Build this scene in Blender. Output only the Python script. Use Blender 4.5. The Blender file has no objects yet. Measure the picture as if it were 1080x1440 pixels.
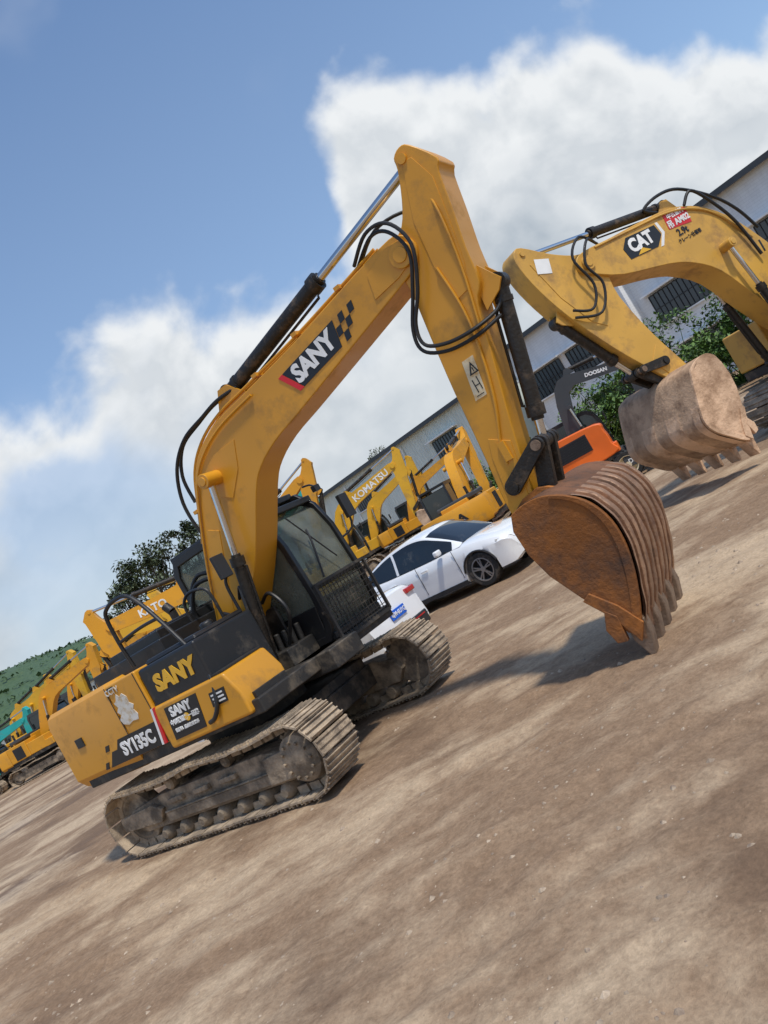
import bpy, math, random
from mathutils import Vector, Matrix, noise as mn
import bmesh
random.seed(7)
SC=bpy.context.scene
COL=SC.collection
SC.view_settings.view_transform='Standard'
try: SC.view_settings.look='None'
except Exception: pass
SC.view_settings.exposure=0

# ------------------------------------------------------------ materials
def nn(nt,t,**k):
    n=nt.nodes.new(t)
    for a,b in k.items(): setattr(n,a,b)
    return n
def mth(nt,op,a,b=None,c=None,clamp=False):
    n=nt.nodes.new('ShaderNodeMath'); n.operation=op; n.use_clamp=clamp
    for i,x in enumerate((a,b,c)):
        if x is None: continue
        if hasattr(x,'is_linked'): nt.links.new(x,n.inputs[i])
        else: n.inputs[i].default_value=x
    return n.outputs[0]
def mixc(nt,fac,a,b,bt='MIX'):
    n=nt.nodes.new('ShaderNodeMix'); n.data_type='RGBA'; n.blend_type=bt
    for i,x in ((0,fac),(6,a),(7,b)):
        if hasattr(x,'is_linked'): nt.links.new(x,n.inputs[i])
        elif i==0: n.inputs[0].default_value=x
        else: n.inputs[i].default_value=(x[0],x[1],x[2],1)
    return n.outputs[2]
def noise(nt,vec,scale,detail=6,rough=.6,dist=0):
    n=nt.nodes.new('ShaderNodeTexNoise'); n.inputs['Scale'].default_value=scale
    n.inputs['Detail'].default_value=detail; n.inputs['Roughness'].default_value=rough
    n.inputs['Distortion'].default_value=dist
    nt.links.new(vec,n.inputs['Vector']); return n.outputs[0]
def mapr(nt,v,a,b,c=0,d=1,smooth=False):
    n=nt.nodes.new('ShaderNodeMapRange'); n.inputs[1].default_value=a; n.inputs[2].default_value=b
    n.inputs[3].default_value=c; n.inputs[4].default_value=d
    if smooth: n.interpolation_type='SMOOTHSTEP'
    nt.links.new(v,n.inputs[0]); return n.outputs[0]
def mapping(nt,vec,scale,loc=(0,0,0),rot=(0,0,0)):
    n=nt.nodes.new('ShaderNodeMapping'); n.inputs['Scale'].default_value=scale
    n.inputs['Location'].default_value=loc; n.inputs['Rotation'].default_value=rot
    nt.links.new(vec,n.inputs['Vector']); return n.outputs[0]
def mk(name,col,rough=.5,metal=0,dirt=(.22,.17,.12),da=.3,sc=2.5,bump=.1,bs=30,var=.15,zd=None,spec=.5,coat=0):
    m=bpy.data.materials.new(name); m.use_nodes=True; nt=m.node_tree
    b=nt.nodes['Principled BSDF']; tc=nn(nt,'ShaderNodeTexCoord').outputs['Object']
    n1=noise(nt,tc,sc,6,.68); n2=noise(nt,tc,sc*.35,2,.5)
    c=mixc(nt,1.0,col,mapr(nt,n2,.3,.7,1-var,1+var),'MULTIPLY')
    if da>0:
        f=mapr(nt,n1,.72-da*.5,.74-da*.1,0,min(1,da*1.7))
        if zd:
            sep=nn(nt,'ShaderNodeSeparateXYZ'); nt.links.new(tc,sep.inputs[0])
            z=mapr(nt,sep.outputs[2],zd[0],zd[1],zd[2],0)
            z=mth(nt,'MULTIPLY',z,mapr(nt,n1,.35,.6,.4,1.2))
            f=mth(nt,'MAXIMUM',f,z,clamp=True)
        c=mixc(nt,f,c,dirt)
        nt.links.new(mth(nt,'ADD',rough,mth(nt,'MULTIPLY',f,.85-rough)),b.inputs['Roughness'])
        if metal: nt.links.new(mth(nt,'MULTIPLY',mth(nt,'SUBTRACT',1,f),metal),b.inputs['Metallic'])
    else:
        b.inputs['Roughness'].default_value=rough; b.inputs['Metallic'].default_value=metal
    nt.links.new(c,b.inputs['Base Color'])
    b.inputs['Specular IOR Level'].default_value=spec
    if coat: b.inputs['Coat Weight'].default_value=coat; b.inputs['Coat Roughness'].default_value=.06
    if bump:
        bp=nn(nt,'ShaderNodeBump'); bp.inputs['Strength'].default_value=bump; bp.inputs['Distance'].default_value=.02
        nt.links.new(noise(nt,tc,bs,4,.65),bp.inputs['Height']); nt.links.new(bp.outputs[0],b.inputs['Normal'])
    return m
M={}
M['paint']=mk('ochre_machine_paint',(.62,.285,.018),.38,0,dirt=(.29,.155,.05),da=.34,sc=2.6,bump=.05,bs=14,var=.12,coat=.08)
M['paintcat']=mk('faded_yellow_paint',(.62,.345,.06),.45,0,dirt=(.28,.16,.07),da=.46,sc=3,bump=.06,var=.14)
M['yel2']=mk('bright_yellow_paint',(.68,.37,.02),.45,0,dirt=(.3,.19,.07),da=.36,var=.12,bump=0)
M['yel3']=mk('orange_yellow_paint',(.66,.30,.015),.45,0,dirt=(.3,.19,.07),da=.36,var=.12,bump=0)
M['teal']=mk('teal_machine_paint',(.02,.36,.34),.45,0,da=.25,bump=0)
M['orange']=mk('orange_machine_paint',(.85,.15,.012),.4,0,da=.12,coat=.2,bump=0)
M['grey']=mk('dark_grey_paint',(.05,.055,.06),.45,0,da=.2,bump=0)
M['black']=mk('black_machine_paint',(.014,.014,.015),.42,0,dirt=(.12,.10,.075),da=.30,sc=4,bump=.06)
M['frame']=mk('dusty_black_steel',(.024,.022,.02),.6,0,dirt=(.19,.15,.105),da=.44,sc=3.5,bump=.25)
M['rubber']=mk('black_rubber_hose',(.012,.012,.012),.5,0,dirt=(.1,.08,.06),da=.25,sc=6,bump=0)
M['grease']=mk('greasy_dark_steel',(.03,.026,.022),.45,.4,dirt=(.15,.10,.06),da=.4,sc=7,bump=.4)
M['chrome']=mk('chromed_rod',(.6,.6,.6),.18,1,da=0,bump=0)
M['track']=mk('dusty_track_steel',(.17,.13,.095),.78,.05,dirt=(.50,.39,.27),da=.82,sc=6,bump=.8,bs=22)
M['tframe']=mk('muddy_undercarriage_steel',(.07,.055,.04),.78,0,dirt=(.40,.31,.215),da=.68,sc=4,bump=.8,bs=18,zd=(.1,.5,.6))
M['rust']=mk('rusty_bucket_steel',(.36,.125,.022),.75,.1,dirt=(.075,.042,.028),da=.62,sc=2.4,bump=.6,bs=18,var=.4)
M['ribs']=mk('worn_bucket_ribs',(.34,.20,.12),.5,.3,dirt=(.13,.06,.035),da=.54,sc=6,bump=.5,bs=25,var=.3)
M['ribdark']=mk('dark_between_ribs',(.17,.075,.035),.8,.1,dirt=(.06,.035,.022),da=.5,sc=7,bump=.5,bs=25,var=.3)  # darker brown for the bucket shell wherever it is not a raised rib
M['dustbucket']=mk('dust_coated_steel',(.60,.43,.30),.85,0,dirt=(.22,.14,.09),da=.60,sc=3,bump=.8,bs=16,var=.3)
M['tanbucket']=mk('tan_dusty_rusty_steel',(.62,.41,.26),.85,0,dirt=(.27,.15,.08),da=.56,sc=2.6,bump=.7,bs=18,var=.25)
M['dustdark']=mk('tan_dusty_steel_darker',(.52,.34,.21),.85,0,dirt=(.22,.13,.075),da=.58,sc=4,bump=.7,bs=18,var=.25)  # darker version of the tan bucket colour, for the shell off the ribs
M['steel']=mk('worn_brown_steel',(.24,.17,.12),.55,.35,dirt=(.11,.065,.04),da=.5,sc=9,bump=.4)
M['white']=mk('white_decal',(.80,.80,.78),.5,0,da=.12,sc=8,bump=0)
M['wornwhite']=mk('worn_white_sticker',(.66,.64,.58),.6,0,dirt=(.45,.27,.06),da=.5,sc=14,bump=0)
M['red']=mk('red_decal',(.62,.02,.025),.45,0,da=.12,bump=0)
M['bdecal']=mk('black_decal',(.012,.012,.014),.38,0,dirt=(.1,.08,.05),da=.2,sc=5,bump=0)
M['ydecal']=mk('yellow_decal',(.76,.43,.03),.45,0,da=.05,bump=0)
M['pdecal']=mk('pale_worn_label',(.72,.62,.42),.5,0,dirt=(.5,.27,.05),da=.45,sc=12,bump=0)
M['blue']=mk('blue_plate',(.01,.12,.62),.35,0,da=.05,bump=0)
M['carwhite']=mk('white_car_paint',(.82,.83,.84),.22,0,dirt=(.55,.52,.47),da=.12,sc=2,bump=0,var=.02,coat=1)
M['plastic']=mk('black_plastic',(.02,.02,.022),.5,0,da=.15,bump=0)
M['tyre']=mk('tyre_rubber',(.018,.018,.018),.8,0,dirt=(.16,.13,.1),da=.4,sc=6,bump=.3)
M['rim']=mk('grey_alloy',(.33,.34,.36),.3,.8,da=.1,bump=0)
M['redlamp']=mk('red_lamp_lens',(.45,.01,.015),.12,0,da=0,bump=0,coat=1)
M['lamp']=mk('clear_lamp_lens',(.55,.58,.62),.08,.3,da=0,bump=0,coat=1)
M['wood']=mk('bark',(.10,.07,.05),.9,0,da=.2,bump=.5)
def glass(name,col,rough=.06):
    return mk(name,col,rough,0,dirt=(.16,.15,.13),da=.22,sc=1.6,bump=0,var=.3,spec=.8)
M['glass']=glass('tinted_cab_glass',(.022,.03,.03))
M['carglass']=glass('dark_car_glass',(.012,.015,.018),.04)
M['wglass']=glass('grimy_window_glass',(.03,.035,.04),.2)
def cabglass():
    m=bpy.data.materials.new('clear_cab_glass'); m.use_nodes=True; nt=m.node_tree; b=nt.nodes['Principled BSDF']
    out=nt.nodes['Material Output']; tr=nn(nt,'ShaderNodeBsdfTransparent'); tr.inputs[0].default_value=(.60,.67,.62,1)
    tc=nn(nt,'ShaderNodeTexCoord').outputs['Object']
    b.inputs['Base Color'].default_value=(.24,.25,.21,1); b.inputs['Roughness'].default_value=.1
    ms=nn(nt,'ShaderNodeMixShader'); nt.links.new(mapr(nt,noise(nt,tc,3,5,.6),.3,.75,.25,.6),ms.inputs[0])
    nt.links.new(tr.outputs[0],ms.inputs[1]); nt.links.new(b.outputs[0],ms.inputs[2]); nt.links.new(ms.outputs[0],out.inputs[0])
    return m
M['cglass']=cabglass()

# ------------------------------------------------------------ mesh builder
def cm(P,n=4,closed=False):
    P=[Vector(p) for p in P]; N=len(P); out=[]
    for i in range(N if closed else N-1):
        if closed: a,b,c,d=P[i-1],P[i],P[(i+1)%N],P[(i+2)%N]
        else: a,b,c,d=P[max(i-1,0)],P[i],P[i+1],P[min(i+2,N-1)]
        for k in range(n):
            t=k/n
            out.append(.5*((2*b)+(c-a)*t+(2*a-5*b+4*c-d)*t*t+(3*b-a-3*c+d)*t**3))
    if not closed: out.append(P[-1])
    return out
def basis(d):
    d=d.normalized(); u=Vector((0,0,1)) if abs(d.z)<.9 else Vector((1,0,0))
    a=d.cross(u).normalized(); return a,d.cross(a).normalized()
class MB:
    def __init__(s): s.v=[];s.f=[];s.m=[]
    def add(s,v,f,mi=0):
        o=len(s.v); s.v+= [tuple(x) for x in v]; s.f+=[tuple(i+o for i in q) for q in f]; s.m+=[mi]*len(f); return s
    def box(s,c,sz,R=None,mi=0):
        c=Vector(c); v=[]
        for x in(-.5,.5):
            for y in(-.5,.5):
                for z in(-.5,.5):
                    p=Vector((x*sz[0],y*sz[1],z*sz[2]))
                    if R is not None: p=R@p
                    v.append(c+p)
        return s.add(v,[(0,1,3,2),(4,6,7,5),(0,4,5,1),(2,3,7,6),(0,2,6,4),(1,5,7,3)],mi)
    def ext(s,pts,y0,y1,mi=0):
        n=len(pts); v=[(p[0],y0,p[1]) for p in pts]+[(p[0],y1,p[1]) for p in pts]
        f=[tuple(range(n)),tuple(range(2*n-1,n-1,-1))]+[(i,i+n,(i+1)%n+n,(i+1)%n) for i in range(n)]
        return s.add(v,f,mi)
    def plate(s,p0,p1,r,y0,y1,r1=None):
        r1=r if r1 is None else r1; a=math.atan2(p1[1]-p0[1],p1[0]-p0[0]); P=[]
        for i in range(9): t=a+math.pi/2+math.pi*i/8; P.append((p0[0]+r*math.cos(t),p0[1]+r*math.sin(t)))
        for i in range(9): t=a-math.pi/2+math.pi*i/8; P.append((p1[0]+r1*math.cos(t),p1[1]+r1*math.sin(t)))
        return s.ext(P,y0,y1)
    def ring(s,o,i_,y0,y1,mi=0):
        n=len(o); v=[(p[0],y0,p[1]) for p in o]+[(p[0],y0,p[1]) for p in i_]+[(p[0],y1,p[1]) for p in o]+[(p[0],y1,p[1]) for p in i_]
        f=[]
        for k in range(n):
            j=(k+1)%n
            f+=[(k,j,j+n,k+n),(k+2*n,k+3*n,j+3*n,j+2*n),(k,k+2*n,j+2*n,j),(k+n,j+n,j+3*n,k+3*n)]
        return s.add(v,f,mi)
    def loft(s,pts,levels,mi=0):
        cx=sum(p[0] for p in pts)/len(pts); cy=sum(p[1] for p in pts)/len(pts); n=len(pts); v=[]
        for z,ins in levels:
            for p in pts:
                d=Vector((p[0]-cx,p[1]-cy)); L=max(d.length,.001); k=(L-ins)/L
                v.append((cx+d.x*k,cy+d.y*k,z))
        f=[tuple(range(n)),tuple(range(n*(len(levels)-1),n*len(levels)))]
        for a in range(len(levels)-1):
            for i in range(n):
                j=(i+1)%n; f.append((a*n+i,a*n+j,(a+1)*n+j,(a+1)*n+i))
        return s.add(v,f,mi)
    def cyl(s,p0,p1,r0,r1=None,n=18,mi=0):
        p0=Vector(p0);p1=Vector(p1); r1=r0 if r1 is None else r1; a,b=basis(p1-p0); v=[]
        for p,r in((p0,r0),(p1,r1)):
            for i in range(n):
                t=2*math.pi*i/n; v.append(p+a*math.cos(t)*r+b*math.sin(t)*r)
        return s.add(v,[tuple(range(n)),tuple(range(2*n-1,n-1,-1))]+[(i,(i+1)%n,(i+1)%n+n,i+n) for i in range(n)],mi)
    def tube(s,path,r,n=8,mi=0,sm=5):
        P=cm(path,sm) if sm else [Vector(p) for p in path]; v=[];f=[]
        up=None
        for k,p in enumerate(P):
            d=(P[min(k+1,len(P)-1)]-P[max(k-1,0)]).normalized()
            if up is None: a,b=basis(d)
            else:
                a=(up-d*up.dot(d)).normalized(); b=d.cross(a)
            up=a
            for i in range(n):
                t=2*math.pi*i/n; v.append(p+a*math.cos(t)*r+b*math.sin(t)*r)
        for k in range(len(P)-1):
            for i in range(n): f.append((k*n+i,k*n+(i+1)%n,(k+1)*n+(i+1)%n,(k+1)*n+i))
        f+=[tuple(range(n)),tuple(range(len(v)-1,len(v)-n-1,-1))]
        return s.add(v,f,mi)
    def lathe(s,c,axis,prof,n=28,mi=0):
        c=Vector(c);ax=Vector(axis).normalized();a,b=basis(ax);v=[];f=[];K=len(prof)
        for i in range(n):
            t=2*math.pi*i/n
            for o,r in prof: v.append(c+ax*o+a*math.cos(t)*r+b*math.sin(t)*r)
        for i in range(n):
            j=(i+1)%n
            for k in range(K-1): f.append((i*K+k,j*K+k,j*K+k+1,i*K+k+1))
        return s.add(v,f,mi)
    def obj(s,name,parent=None,mats=('black',),bevel=0,label=None,angle=35,recalc=True):
        me=bpy.data.meshes.new(name); me.from_pydata(s.v,[],s.f)
        for m in mats: me.materials.append(M[m] if isinstance(m,str) else m)
        me.polygons.foreach_set('material_index',s.m)
        if recalc:
            bm=bmesh.new(); bm.from_mesh(me); bmesh.ops.recalc_face_normals(bm,faces=bm.faces); bm.to_mesh(me); bm.free()
        me.polygons.foreach_set('use_smooth',[True]*len(me.polygons))
        try: me.set_sharp_from_angle(angle=math.radians(angle))
        except Exception: pass
        o=bpy.data.objects.new(name,me); COL.objects.link(o)
        if parent is not None: o.parent=parent
        if bevel:
            b=o.modifiers.new('bevel','BEVEL'); b.width=bevel; b.segments=2; b.limit_method='ANGLE'; b.angle_limit=math.radians(40); b.harden_normals=True
        if label: o['label']=label
        return o
def empty(name,loc,rz,label,cat,scale=1,group=None,tilt=0):
    e=bpy.data.objects.new(name,None); COL.objects.link(e); e.location=loc; e.rotation_euler=(0,tilt,rz); e.scale=(scale,)*3
    e.empty_display_size=.3; e['label']=label; e['category']=cat
    if group: e['group']=group
    return e
def text(s,size,mat,parent,pos,X,Y,name='lettering',shear=0,bold=.0,sx=1,ext=.003):
    cu=bpy.data.curves.new('t','FONT'); cu.body=s; cu.size=size; cu.align_x='CENTER'; cu.align_y='CENTER'
    cu.shear=shear; cu.offset=bold; cu.extrude=ext; cu.resolution_u=3
    t=bpy.data.objects.new('t',cu); COL.objects.link(t); bpy.context.view_layer.update()
    me=bpy.data.meshes.new_from_object(t.evaluated_get(bpy.context.evaluated_depsgraph_get()))
    bpy.data.objects.remove(t); 
    X=Vector(X).normalized();Y=Vector(Y).normalized();Z=X.cross(Y)
    mt=Matrix((X*sx,Y,Z)).transposed().to_4x4(); mt.translation=Vector(pos); me.transform(mt)
    me.materials.clear(); me.materials.append(M[mat])
    o=bpy.data.objects.new(name,me); COL.objects.link(o); o.parent=parent; return o

def rot2(p,c,a):
    x,y=p[0]-c[0],p[1]-c[1]; return (c[0]+x*math.cos(a)-y*math.sin(a), c[1]+x*math.sin(a)+y*math.cos(a))

# ------------------------------------------------------------ excavator pieces
def wpath(c0,r0,c1,r1,sag=0,N=44):
    pts=[]
    zb=min(c0[1]-r0,c1[1]-r1)
    for i in range(40): t=i/40; pts.append((c0[0]+(c1[0]-c0[0])*t, zb))
    for i in range(30): a=-math.pi/2+math.pi*i/30; pts.append((c1[0]+r1*math.cos(a),c1[1]+r1*math.sin(a)))
    for i in range(40):
        t=i/40; pts.append((c1[0]+(c0[0]-c1[0])*t,(c1[1]+r1)*(1-t)+(c0[1]+r0)*t-sag*math.sin(math.pi*((t*2)%1))*(1 if t<.5 else .8)))
    for i in range(30): a=math.pi/2+math.pi*i/30; pts.append((c0[0]+r0*math.cos(a),c0[1]+r0*math.sin(a)))
    L=[0]
    for i in range(len(pts)):
        a,b=pts[i],pts[(i+1)%len(pts)]; L.append(L[-1]+math.hypot(b[0]-a[0],b[1]-a[1]))
    out=[];k=0
    for j in range(N):
        t=L[-1]*j/N
        while L[k+1]<t: k+=1
        a,b=pts[k],pts[(k+1)%len(pts)]; u=(t-L[k])/max(1e-6,L[k+1]-L[k])
        out.append((a[0]+(b[0]-a[0])*u,a[1]+(b[1]-a[1])*u,math.atan2(b[1]-a[1],b[0]-a[0])))
    return out,L[-1]/N
def tracks(E,detail,mtr='track',mfr='tframe',hw=1.245,sw=.5):
    c0,r0,c1,r1=(-1.16,.365),.33,(1.46,.37),.335
    out=[]
    for side in(-1,1):
        y=side*(hw-sw/2); b=MB(); P,pit=wpath(c0,r0,c1,r1,.04,46 if detail else 40)
        for s_,z,a in P:
            R=Matrix.Rotation(-a,3,'Y'); nrm=R@Vector((0,0,-1)); j=random.uniform(-.005,.005)
            b.box(Vector((s_,y,z))+nrm*(.0+j),(pit*.90,sw,.020),R)
            if detail:
                for g,gh_ in((-.36,.030),(0,.022),(.36,.022)): b.box(Vector((s_,y,z))+nrm*.018+R@Vector((g*pit,0,0)),(.012,sw*.98,gh_),R)
                for q in(-.07,.07): b.box(Vector((s_,y+q,z))-nrm*.045,(pit*.8,.035,.07),R)
            else: b.box(Vector((s_,y,z))+nrm*.02,(.03,sw,.035),R)
        T=b.obj('track',E,(mtr,)); out.append(T)
        f=MB()
        f.ext([(-1.05,.20),(1.25,.20),(1.36,.32),(1.3,.46),(1.0,.52),(-.6,.52),(-1.15,.46),(-1.3,.37)],y-.13,y+.13)
        if detail:
            yo=y+side*.13
            f.ext([(-1.35,.28),(-.7,.26),(-.6,.39),(-.75,.46),(-1.35,.43)],yo,yo+side*.05)
            f.ext([(1.0,.23),(1.42,.23),(1.52,.37),(1.42,.50),(1.05,.48)],yo,yo+side*.06)
            for k in range(3): f.box((-.35+k*.42,yo+side*.02,.43),(.24,.05,.05))
            f.box((.2,yo+side*.015,.28),(1.6,.04,.10))
            f.box((.2,yo+side*.03,.34),(1.6,.03,.02))
        f.obj('track_frame',T,(mfr,),bevel=.012 if detail else 0)
        sp=MB(); sp.cyl((c1[0],y-.05,c1[1]),(c1[0],y+.05,c1[1]),.265,n=30)
        sp.lathe((c1[0],y,c1[1]),(0,side,0),[(.0,.25),(.16,.22),(.19,.18),(.2,.0)],n=26)
        for k in range(21):
            a=2*math.pi*k/21; sp.box((c1[0]+.285*math.cos(a),y,c1[1]+.285*math.sin(a)),(.05,.06,.04),Matrix.Rotation(-a,3,'Y'))
        if detail:
            for k in range(12):
                a=2*math.pi*k/12; p=(c1[0]+.165*math.cos(a),y+side*.185,c1[1]+.165*math.sin(a)); sp.cyl(p,(p[0],p[1]+side*.03,p[2]),.016,n=6)
        sp.obj('drive_sprocket',T,(mfr,))
        i_=MB(); i_.lathe((c0[0],y,c0[1]),(0,side,0),[(-.08,.0),(-.08,.22),(-.08,.28),(-.03,.30),(.03,.30),(.08,.28),(.08,.22),(.05,.19),(.05,.1),(.12,.08),(.12,0)],n=28)
        i_.obj('idler_wheel',T,(mfr,))
        if detail:
            for k in range(7):
                r=MB(); x=-.78+k*.31; r.lathe((x,y,.125),(0,side,0),[(-.16,0),(-.16,.065),(-.1,.085),(.1,.085),(.14,.065),(.17,.04),(.17,0)],n=16); r.obj('track_roller',T,(mfr,))
            for k in range(2):
                r=MB(); x=-.35+k*.9; r.lathe((x,y,.585),(0,side,0),[(-.12,0),(-.12,.06),(.14,.06),(.16,.04),(.16,0)],n=14); r.box((x,y,.53),(.1,.1,.08)); r.obj('carrier_roller',T,(mfr,))
    c=MB(); c.box((.2,0,.52),(1.5,1.7,.22)); c.box((.8,0,.42),(.35,1.75,.24),Matrix.Rotation(.1,3,'Y')); c.box((-.45,0,.42),(.35,1.75,.24)); c.cyl((0,0,.6),(0,0,.87),.58,n=36)
    out.append(c.obj('undercarriage_frame',E,('frame',),bevel=.02 if detail else 0))
    return out
def tyre_wheel(parent,c,r,w,side,rimmat='rim',spokes=5,detail=True,name='wheel'):
    h=w/2; t=MB()
    t.lathe(c,(0,side,0),[(-h,r*.66),(-h,r*.9),(-h*.8,r*.975),(-h*.4,r),(h*.4,r),(h*.8,r*.975),(h,r*.9),(h*.98,r*.66)],n=40)
    if not detail:
        for k in range(22):
            a=2*math.pi*k/22; t.box((c[0]+r*1.0*math.cos(a),c[1],c[2]+r*1.0*math.sin(a)),(.05,w*.95,.05),Matrix.Rotation(-a,3,'Y'))
    W=t.obj(name,parent,('tyre',))
    q=MB(); q.lathe(c,(0,side,0),[(-h*.9,r*.66),(h*.4,r*.62),(h*.97,r*.67),(h*.97,r*.63),(h*.5,r*.58),(h*.2,r*.5),(h*.15,0)],n=36,mi=1 if detail else 0)
    if detail:
        q.lathe(c,(0,side,0),[(h*.93,r*.69),(h*1.0,r*.68),(h*1.0,r*.62),(h*.5,r*.60)],n=36,mi=0)
        cc=Vector(c)+Vector((0,side*h*.72,0))
        for k in range(spokes):
            for d in(-.14,.14):
                a=2*math.pi*k/spokes+.3+d; R=Matrix.Rotation(-a,3,'Y')
                q.box(cc+R@Vector((r*.34,0,0)),(r*.58,h*.3,r*.075),R)
        q.cyl(cc-Vector((0,side*h*.15,0)),cc+Vector((0,side*h*.2,0)),r*.15)
    else: q.cyl(Vector(c),Vector(c)+Vector((0,side*h*.9,0)),r*.22)
    q.obj('rim',W,(rimmat,'plastic'))
    return W
BKT_OUT=[(.05,.07),(.18,.10),(.34,.09),(.50,.02),(.63,-.10),(.705,-.27),(.715,-.46),(.675,-.67),(.61,-.86),(.545,-1.01),(.49,-1.12)]
BKT_IN=[(.40,-1.08),(.34,-.91),(.22,-.72),(.08,-.47),(.015,-.26),(.0,-.05)]
BKT2=[(.02,.10),(.10,.19),(.22,.235),(.36,.24),(.50,.215),(.58,.16),(.68,.02),(.80,-.17),(.91,-.36),(.955,-.47),(.95,-.60),(.88,-.74),(.76,-.89),(.62,-1.06),(.52,-1.14)]
def bucket(parent,h,rot,sc,hw,y0=0,mside='rust',mshell='ribs',nt=5,detail=True,out0=BKT_OUT,nrib=8,ts=1.0,style=0,mval=None):
    def T(p): q=rot2((p[0]*sc,p[1]*sc),(0,0),rot); return (h[0]+q[0],h[1]+q[1])
    out=[(p.x,p.y) for p in cm([(p[0],p[1],0) for p in out0],(5 if style==0 else 3) if detail else 2)]
    b=MB()
    NL=161 if detail else 7; v=[];K=len(out)
    nr=[]
    for k in range(K):
        a=out[max(k-1,0)];c=out[min(k+1,K-1)];d=Vector((c[0]-a[0],c[1]-a[1])).normalized(); nr.append((-d.y,d.x))
    hi=[]; ks=int(K*(.30 if style==0 else .5))
    for i in range(NL):
        u=i/(NL-1); y=(-1+2*u)*hw
        w_=.5+.5*math.cos(u*math.pi*2*nrib); hh=max(0,min(1,(w_-.35)*5)); hi.append(hh)
        for k in range(K):
            r=0
            if detail:
                r=(.026 if style==0 else .014)*hh*max(0,min(1,(k-ks)/5))*(1+.35*mn.noise(Vector((u*nrib,k*.25,3))))
                r+=mn.noise(Vector((y*9,k*.3,1)))*(.005 if style==0 else .003)
            q=T((out[k][0]+nr[k][0]*r,out[k][1]+nr[k][1]*r)); v.append((q[0],y0+y,q[1]))
    for i in range(NL-1):
        top_=(hi[i]+hi[i+1])/2>.5
        for k in range(K-1): b.add([],[(i*K+k,(i+1)*K+k,(i+1)*K+k+1,i*K+k+1)],0 if (top_ and k>ks) or not detail else 1)
    b.v+=v
    v=[]
    for i in range(2):
        y=(-1+2*i)*hw
        for k in range(K):
            q=T((out[k][0]-nr[k][0]*.03,out[k][1]-nr[k][1]*.03)); v.append((q[0],y0+y,q[1]))
    b.add(v,[(k,k+1,K+k+1,K+k) for k in range(K-1)],1)
    b.ext([T((.45,-1.00)),T((.54,-1.02)),T((.50,-1.17)),T((.44,-1.17))],y0-hw,y0+hw)
    B=b.obj('bucket',parent,(mshell,mval or mshell),recalc=False,angle=32)
    for sd in(-1,1):
        s=MB()
        yy=y0+sd*hw; s.ext([T(p) for p in out+BKT_IN],yy-sd*.01,yy+sd*.022)
        s.ext([T(p) for p in [(.47,-1.17),(.36,-.93),(.22,-.74),(.29,-.70),(.44,-.86),(.55,-1.04)]],yy+sd*.020,yy+sd*.045)
        s.ext([T(p) for p in [(.40,-.93),(.33,-.86),(.27,-1.0),(.30,-1.12),(.38,-1.13)]],yy-sd*.005,yy+sd*.05)
        if detail:
            rim=[p for p in out if p[1]<.06 or p[0]>.4]; inn=[(p[0]*.90+.01,p[1]*.93-.01) for p in rim]
            s.ext([T(p) for p in rim+inn[::-1]],yy+sd*.021,yy+sd*.034)
        s.obj('side_plate',B,(mside,),bevel=.006 if detail else 0)
    for k in range(nt):
        y=y0+(-1+2*k/(nt-1))*(hw-.06*ts); t=MB()
        A=[T(p) for p in [(.40,-1.04),(.55,-1.02),(.55,-1.14),(.50,-1.18-.13*ts),(.46,-1.18-.13*ts),(.40,-1.16)]]
        t.ext(A,y-.056*sc*ts,y+.056*sc*ts); t.obj('bucket_tooth',B,('steel' if style==0 else mshell,),bevel=.012 if detail else 0)
    for sd in(-1,1):
        e=MB()
        e.ext([T(p) for p in [(-.07,-.02),(-.04,.07),(.05,.12),(.2,.15),(.28,.12),(.36,.07),(.5,.0),(.3,-.02),(.1,-.08),(0,-.1)]],sd*.16-.02,sd*.16+.02)
        e.obj('bucket_ear',B,(mside,),bevel=.006 if detail else 0)
    for p in((0,0),(.24,.06)):
        q=T(p); e=MB(); e.cyl((q[0],-.21,q[1]),(q[0],.21,q[1]),.045*sc); e.obj('bucket_pin',B,('grease',))
    return T((.24,.06))
def ram(parent,p0,p1,y,r,frac,mb='grease',name='hydraulic_cylinder',rodr=None):
    p0=Vector((p0[0],y,p0[1]));p1=Vector((p1[0],y,p1[1])); d=(p1-p0).normalized(); m=p0+(p1-p0)*frac
    b=MB(); b.cyl(p0+d*.05,m,r); b.cyl(m-d*.09,m,r*1.22); b.cyl(m,m+d*.03,r*.8); b.cyl(p0-Vector((0,r*.9,0)),p0+Vector((0,r*.9,0)),r*1.15)
    b.cyl(p0+d*.12,p0+d*.16,r*1.15)
    off=Vector((d.z,0,-d.x))*(r*1.2)
    b.tube([m-d*.1+off,m-d*.1+off*1.25,p0+d*.25+off*1.25,p0+d*.2+off],.013,6,sm=0)
    B=b.obj(name,parent,(mb,),angle=40)
    q=MB(); q.cyl(m,p1,rodr or r*.56); q.cyl(p1-Vector((0,r*.8,0)),p1+Vector((0,r*.8,0)),r*.95,mi=1)
    q.obj('piston_rod',B,('chrome',mb)); return B
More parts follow.
